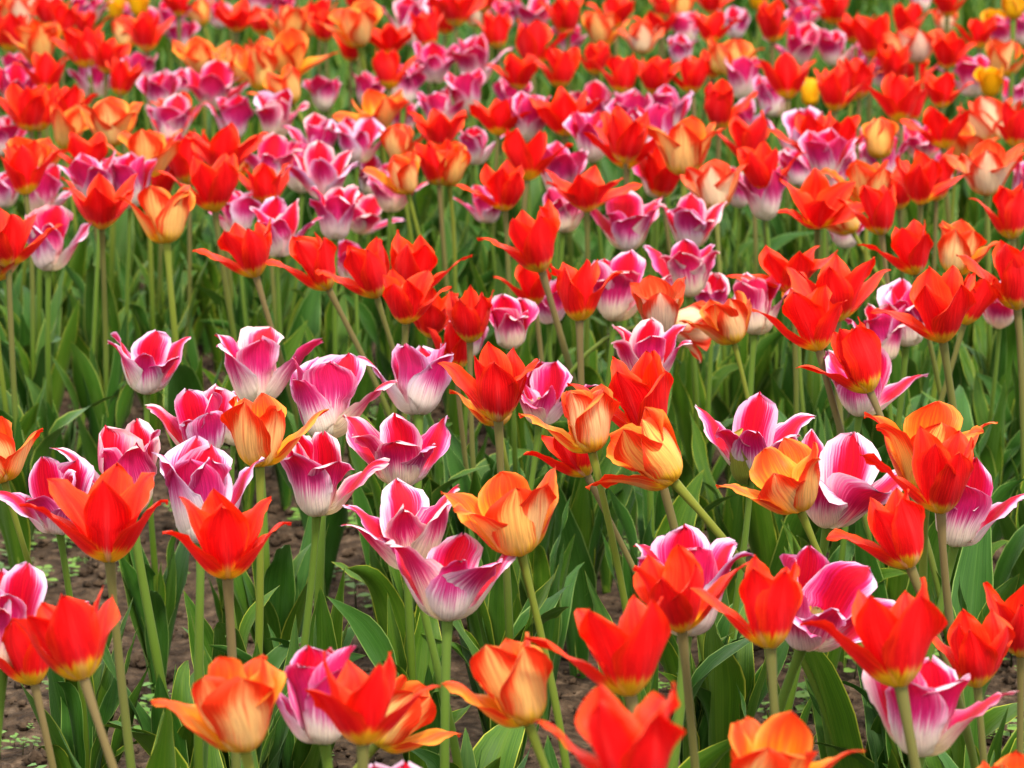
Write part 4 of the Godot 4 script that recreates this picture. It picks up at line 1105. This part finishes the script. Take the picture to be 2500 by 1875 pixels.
	tulip("orange", Vector3(0.747, 0.413, -6.024), Vector2(0.727, -5.999), 4, 6, 0.0747, "R", 1, "Orange tulip with right petal bent out, right of a red one, upper third, far right")
	tulip("red", Vector3(0.599, 0.445, -5.244), Vector2(0.593, -5.269), -2, 8, 0.0824, "R", 2, "Red tulip with right petal bent out, left of a pink one, upper third, far right")
	tulip("red", Vector3(0.625, 0.365, -5.770), Vector2(0.647, -5.786), -6, 0, 0.0707, "", 2, "Red tulip, cup shaped, left of a red one, upper middle, far right")
	tulip("orange", Vector3(0.534, 0.425, -5.386), Vector2(0.545, -5.361), 0, 2, 0.0788, "L", 2, "Orange tulip with left petal bent out, left of a red one, upper third, far right")
	tulip("pink", Vector3(0.772, 0.315, -6.394), Vector2(0.791, -6.396), 0, -5, 0.0721, "", 1, "Pink tulip, cup shaped, before an orange one, upper third, far right")
	tulip("red", Vector3(-1.049, 0.445, -8.188), Vector2(-1.037, -8.205), 0, -6, 0.0865, "", 0, "Red tulip, cup shaped, right of a salmon one, top row, left edge")
	tulip("salmon", Vector3(-1.149, 0.420, -8.499), Vector2(-1.130, -8.547), 0, 2, 0.0918, "", 0, "Salmon tulip, cup shaped, right of an orange one, top row, left edge")
	tulip("orange", Vector3(-1.199, 0.425, -8.543), Vector2(-1.199, -8.522), 0, -1, 0.0909, "", 0, "Orange tulip, cup shaped, left of a salmon one, top row, left edge")
	tulip("red", Vector3(-1.072, 0.435, -7.724), Vector2(-1.064, -7.752), -4, -4, 0.0974, "L", 0, "Red tulip with left petal bent out, before a salmon one, near the top, left edge")
	tulip("orange", Vector3(-0.975, 0.435, -7.439), Vector2(-0.963, -7.460), -2, 5, 0.1051, "L", 0, "Orange tulip with left petal bent out, behind a red one, near the top, left edge")
	tulip("red", Vector3(-0.881, 0.445, -6.814), Vector2(-0.892, -6.835), 0, -3, 0.0811, "LR", 0, "Red tulip with wide spread petals, before an orange one, blurred far rows, left edge")
	tulip("red", Vector3(-0.828, 0.445, -6.175), Vector2(-0.790, -6.158), -4, 7, 0.0908, "L", 1, "Red tulip with wide flame petals near the left edge, upper part")
	tulip("red", Vector3(-0.809, 0.419, -6.525), Vector2(-0.823, -6.543), 4, -5, 0.0765, "R", 1, "Red tulip with right petal bent out, behind a pink one, blurred far rows, far left")
	tulip("red", Vector3(-0.856, 0.445, -7.269), Vector2(-0.804, -7.280), -8, -6, 0.0989, "L", 0, "Red tulip with left petal bent out, behind a pink one, near the top, far left")
	tulip("red", Vector3(-0.808, 0.445, -7.175), Vector2(-0.841, -7.217), 4, 4, 0.0836, "", 0, "Red tulip, cup shaped, right of a red one, near the top, far left")
	tulip("pink", Vector3(-0.850, 0.385, -7.296), Vector2(-0.842, -7.330), 2, 6, 0.0966, "R", 0, "Pink tulip with right petal bent out, before a red one, blurred far rows, far left")
	tulip("red", Vector3(-0.774, 0.445, -7.638), Vector2(-0.781, -7.634), 0, 7, 0.0927, "LR", 0, "Red tulip with wide spread petals, right of an orange one, near the top, far left")
	tulip("orange", Vector3(-0.849, 0.425, -7.928), Vector2(-0.844, -7.914), 0, -1, 0.0799, "", 0, "Orange tulip, cup shaped, left of a red one, near the top, far left")
	tulip("red", Vector3(-1.031, 0.375, -8.733), Vector2(-1.051, -8.742), 0, 2, 0.0750, "R", 0, "Red tulip with right petal bent out, before a pink one, near the top, far left")
	tulip("pink", Vector3(-1.059, 0.385, -9.021), Vector2(-1.071, -9.040), 0, -2, 0.0842, "R", 0, "Pink tulip with right petal bent out, behind a red one, top row, far left")
	tulip("yellow", Vector3(-1.011, 0.380, -9.203), Vector2(-1.030, -9.228), 0, -1, 0.0660, "", 0, "Yellow tulip, cup shaped, left of a pink one, top row, far left")
	tulip("yellow", Vector3(-0.883, 0.440, -8.559), Vector2(-0.884, -8.553), 0, -1, 0.0753, "", 0, "Yellow tulip, cup shaped, right of a pink one, top row, far left")
	tulip("pink", Vector3(-1.049, 0.315, -9.734), Vector2(-1.030, -9.719), 0, 8, 0.0744, "", 0, "Pink tulip, cup shaped, right of a yellow one, top row, far left")
	tulip("pink", Vector3(-0.824, 0.385, -8.722), Vector2(-0.824, -8.718), 2, 2, 0.0914, "", 0, "Pink tulip, cup shaped, before a red one, top row, far left")
	tulip("red", Vector3(-0.787, 0.445, -8.526), Vector2(-0.775, -8.547), 0, 2, 0.0816, "R", 0, "Red tulip with right petal bent out, behind a pink one, top row, far left")
	tulip("orange", Vector3(-0.768, 0.385, -8.981), Vector2(-0.687, -8.989), -18, -2, 0.0744, "", 0, "Orange tulip leaning left, left of a pink one, top row, centre left")
	tulip("pink", Vector3(-0.759, 0.339, -9.416), Vector2(-0.776, -9.459), 0, -1, 0.0762, "", 0, "Pink tulip, cup shaped, left of a red one, top row, centre left")
	tulip("red", Vector3(-0.619, 0.445, -8.105), Vector2(-0.625, -8.094), 2, 4, 0.0910, "R", 0, "Red tulip with right petal bent out, right of a pink one, top row, centre left")
	tulip("red", Vector3(-0.602, 0.386, -8.685), Vector2(-0.610, -8.661), 0, -3, 0.0764, "", 0, "Red tulip, cup shaped, right of a red one, top row, centre left")
	tulip("orange", Vector3(-0.623, 0.435, -7.247), Vector2(-0.614, -7.291), 0, 5, 0.0897, "LR", 0, "Orange tulip with spread petals, upper left, touching another orange one")
	tulip("orange", Vector3(-0.539, 0.435, -7.110), Vector2(-0.541, -7.083), 2, 7, 0.0851, "L", 0, "Orange tulip with left petal bent out, before a red one, near the top, centre left")
	tulip("pink", Vector3(-0.586, 0.385, -7.056), Vector2(-0.587, -7.038), 2, 5, 0.0985, "LR", 1, "Pink tulip with wide spread petals, right of a pink one, blurred far rows, centre left")
	tulip("pink", Vector3(-0.725, 0.325, -7.861), Vector2(-0.720, -7.894), 0, 1, 0.0744, "", 0, "Pink tulip, cup shaped, left of an orange one, blurred far rows, far left")
	tulip("red", Vector3(-0.616, 0.391, -6.637), Vector2(-0.600, -6.668), 0, 9, 0.0757, "LR", 1, "Red tulip with wide spread petals, behind a pink one, blurred far rows, far left")
	tulip("pink", Vector3(-0.612, 0.395, -6.441), Vector2(-0.610, -6.459), 0, -7, 0.0927, "LR", 1, "Pink tulip with wide spread petals, before a red one, upper third, far left")
	tulip("orange", Vector3(-0.673, 0.435, -6.045), Vector2(-0.678, -6.080), 0, 3, 0.0954, "LR", 1, "Golden orange tulip with scattered petals, upper left")
	tulip("bud", Vector3(-0.789, 0.300, -6.937), Vector2(-0.786, -6.915), 4, 3, 0.0357, "C", 1, "Green unopened tulip bud below a golden orange tulip")
	tulip("red", Vector3(-0.664, 0.440, -5.627), Vector2(-0.650, -5.668), -4, 4, 0.0744, "L", 1, "Red tulip with left petal bent out, left of a green bud, upper third, far left")
	tulip("orange", Vector3(-0.573, 0.435, -5.641), Vector2(-0.571, -5.634), 0, -1, 0.0914, "LR", 1, "Pale orange tulip with three points, upper left")
	tulip("red", Vector3(-0.448, 0.445, -5.569), Vector2(-0.432, -5.602), 0, -2, 0.0940, "LR", 1, "Red tulip with wide spread petals, left of an orange one, upper third, centre left")
	tulip("orange", Vector3(-0.486, 0.355, -6.270), Vector2(-0.519, -6.270), 6, 7, 0.0717, "R", 1, "Orange tulip with right petal bent out, right of a red one, upper third, centre left")
	tulip("pink", Vector3(-0.894, 0.385, -6.318), Vector2(-0.907, -6.317), 0, 5, 0.0793, "R", 1, "Pink tulip with right petal bent out, left of a red one, upper third, left edge")
	tulip("pink", Vector3(-0.509, 0.385, -6.561), Vector2(-0.520, -6.606), 0, 2, 0.0872, "L", 1, "Pink tulip with left petal bent out, before a pink one, upper third, centre left")
	tulip("pink", Vector3(-0.430, 0.395, -6.490), Vector2(-0.425, -6.470), 2, 5, 0.0932, "R", 1, "Pink tulip with right petal bent out, before an orange one, blurred far rows, centre left")
	tulip("pink", Vector3(-0.398, 0.385, -5.911), Vector2(-0.401, -5.927), 0, 1, 0.0873, "LR", 1, "Pink tulip with wide spread petals, behind a red one, upper third, centre left")
	tulip("pink", Vector3(-0.586, 0.375, -5.922), Vector2(-0.570, -5.948), 0, -3, 0.0766, "LR", 1, "Pink tulip with wide spread petals, behind a red one, upper third, far left")
	tulip("pink", Vector3(-0.881, 0.315, -7.145), Vector2(-0.877, -7.118), 0, -4, 0.0743, "", 1, "Pink tulip, cup shaped, before a red one, upper third, far left")
	tulip("red", Vector3(-0.579, 0.365, -5.905), Vector2(-0.598, -5.945), 0, 2, 0.0711, "L", 1, "Red tulip with left petal bent out, before a pink one, upper middle, far left")
	tulip("orange", Vector3(-0.494, 0.435, -7.930), Vector2(-0.490, -7.965), 0, -4, 0.0974, "L", 0, "Orange tulip with left petal bent out, left of an orange one, top row, centre left")
	tulip("orange", Vector3(-0.482, 0.396, -8.537), Vector2(-0.487, -8.535), 2, 4, 0.0771, "", 0, "Orange tulip, cup shaped, left of a red one, top row, centre left")
	tulip("red", Vector3(-0.457, 0.412, -8.574), Vector2(-0.456, -8.619), 2, 1, 0.0781, "", 0, "Red tulip, cup shaped, right of an orange one, top row, centre left")
	tulip("red", Vector3(-0.371, 0.445, -8.631), Vector2(-0.357, -8.605), 0, -2, 0.0897, "R", 0, "Red tulip with right petal bent out, behind an orange one, top row, centre left")
	tulip("orange", Vector3(-0.322, 0.455, -7.636), Vector2(-0.259, -7.634), -10, 8, 0.1093, "L", 0, "Orange tulip leaning left, left of a red one, top row, centre left")
	tulip("red", Vector3(-0.260, 0.432, -7.700), Vector2(-0.271, -7.694), 0, 6, 0.0788, "LR", 0, "Red tulip with wide spread petals, left of a pink one, near the top, centre left")
	tulip("red", Vector3(-0.235, 0.445, -6.864), Vector2(-0.236, -6.906), 0, -4, 0.0857, "R", 0, "Red tulip with right petal bent out, behind a pink one, blurred far rows, centre left")
	tulip("pink", Vector3(-0.221, 0.430, -7.929), Vector2(-0.225, -7.972), -2, -5, 0.1169, "L", 0, "Pink tulip with left petal bent out, right of a red one, top row, centre")
	tulip("pink", Vector3(-0.198, 0.375, -8.860), Vector2(-0.209, -8.901), 4, 5, 0.1096, "R", 0, "Pink tulip with right petal bent out, right of a pink one, top row, centre")
	tulip("pink", Vector3(-0.162, 0.385, -7.571), Vector2(-0.152, -7.556), 0, 6, 0.0984, "LR", 0, "Pink tulip with wide spread petals, left of a pink one, near the top, centre")
	tulip("pink", Vector3(-0.081, 0.392, -7.433), Vector2(-0.081, -7.409), 2, 8, 0.1131, "R", 0, "Pink tulip with one corner turned up right, near the top centre")
	tulip("pink", Vector3(-0.215, 0.385, -7.123), Vector2(-0.226, -7.095), 4, -5, 0.0969, "L", 0, "Pink tulip with left petal bent out, before a red one, blurred far rows, centre")
	tulip("red", Vector3(-0.128, 0.445, -8.237), Vector2(-0.134, -8.281), -2, -4, 0.1016, "", 0, "Red tulip, cup shaped, left of a salmon one, top row, centre")
	tulip("red", Vector3(-0.069, 0.445, -8.631), Vector2(-0.074, -8.645), 0, 4, 0.0850, "", 0, "Red tulip, cup shaped, behind a salmon one, top row, centre")
	tulip("salmon", Vector3(-0.094, 0.360, -9.229), Vector2(-0.084, -9.273), 0, -1, 0.0744, "", 0, "Salmon tulip, cup shaped, before a red one, top row, centre")
	tulip("pink", Vector3(-0.011, 0.385, -8.875), Vector2(-0.010, -8.895), 0, -5, 0.0842, "L", 0, "Pink tulip with left petal bent out, left of a pink one, top row, centre")
	tulip("pink", Vector3(0.050, 0.385, -8.875), Vector2(0.046, -8.895), 2, 4, 0.0989, "R", 0, "Pink tulip with right petal bent out, left of a red one, top row, centre")
	tulip("orange", Vector3(-0.450, 0.425, -7.291), Vector2(-0.450, -7.264), 0, 8, 0.1060, "R", 0, "Orange tulip with right petal bent out, behind an orange one, near the top, centre left")
	tulip("orange", Vector3(-0.402, 0.445, -6.610), Vector2(-0.289, -6.600), -28, 5, 0.0821, "L", 0, "Orange tulip leaning left on a slanted pale stem, upper left")
	tulip("red", Vector3(-0.549, 0.375, -7.949), Vector2(-0.557, -7.990), 0, 1, 0.0750, "", 0, "Red tulip, cup shaped, right of an orange one, near the top, centre left")
	tulip("orange", Vector3(-0.231, 0.435, -6.296), Vector2(-0.208, -6.287), -6, 8, 0.0834, "L", 1, "Peach-orange tulip with swept left petals, upper left of centre")
	tulip("pink", Vector3(-0.335, 0.385, -6.252), Vector2(-0.332, -6.278), -2, 1, 0.0817, "L", 1, "Pink tulip with left petal bent out, left of a pink one, upper third, centre left")
	tulip("pink", Vector3(-0.269, 0.385, -6.219), Vector2(-0.270, -6.206), 2, 2, 0.0826, "R", 1, "Pink tulip with right petal bent out, right of a pink one, upper third, centre left")
	tulip("pink", Vector3(-0.294, 0.395, -5.671), Vector2(-0.293, -5.694), -2, 7, 0.0955, "LR", 1, "Pink tulip with wide spread petals, before a pink one, upper third, centre left")
	tulip("pink", Vector3(-0.247, 0.325, -6.244), Vector2(-0.254, -6.290), 2, -0, 0.0716, "", 1, "Pink tulip, cup shaped, left of a pink one, upper third, centre left")
	tulip("red", Vector3(-1.295, 0.435, -9.312), Vector2(-1.306, -9.309), 0, -6, 0.0955, "", 0, "Red tulip, cup shaped, behind an orange one, top row, left edge")
	tulip("red", Vector3(-0.552, 0.435, -9.252), Vector2(-0.561, -9.294), 0, 1, 0.0981, "", 0, "Red tulip, cup shaped, behind a red one, top row, centre left")
	tulip("red", Vector3(0.266, 0.435, -9.282), Vector2(0.286, -9.289), 0, -1, 0.0968, "", 0, "Red tulip, cup shaped, behind a red one, top row, centre")
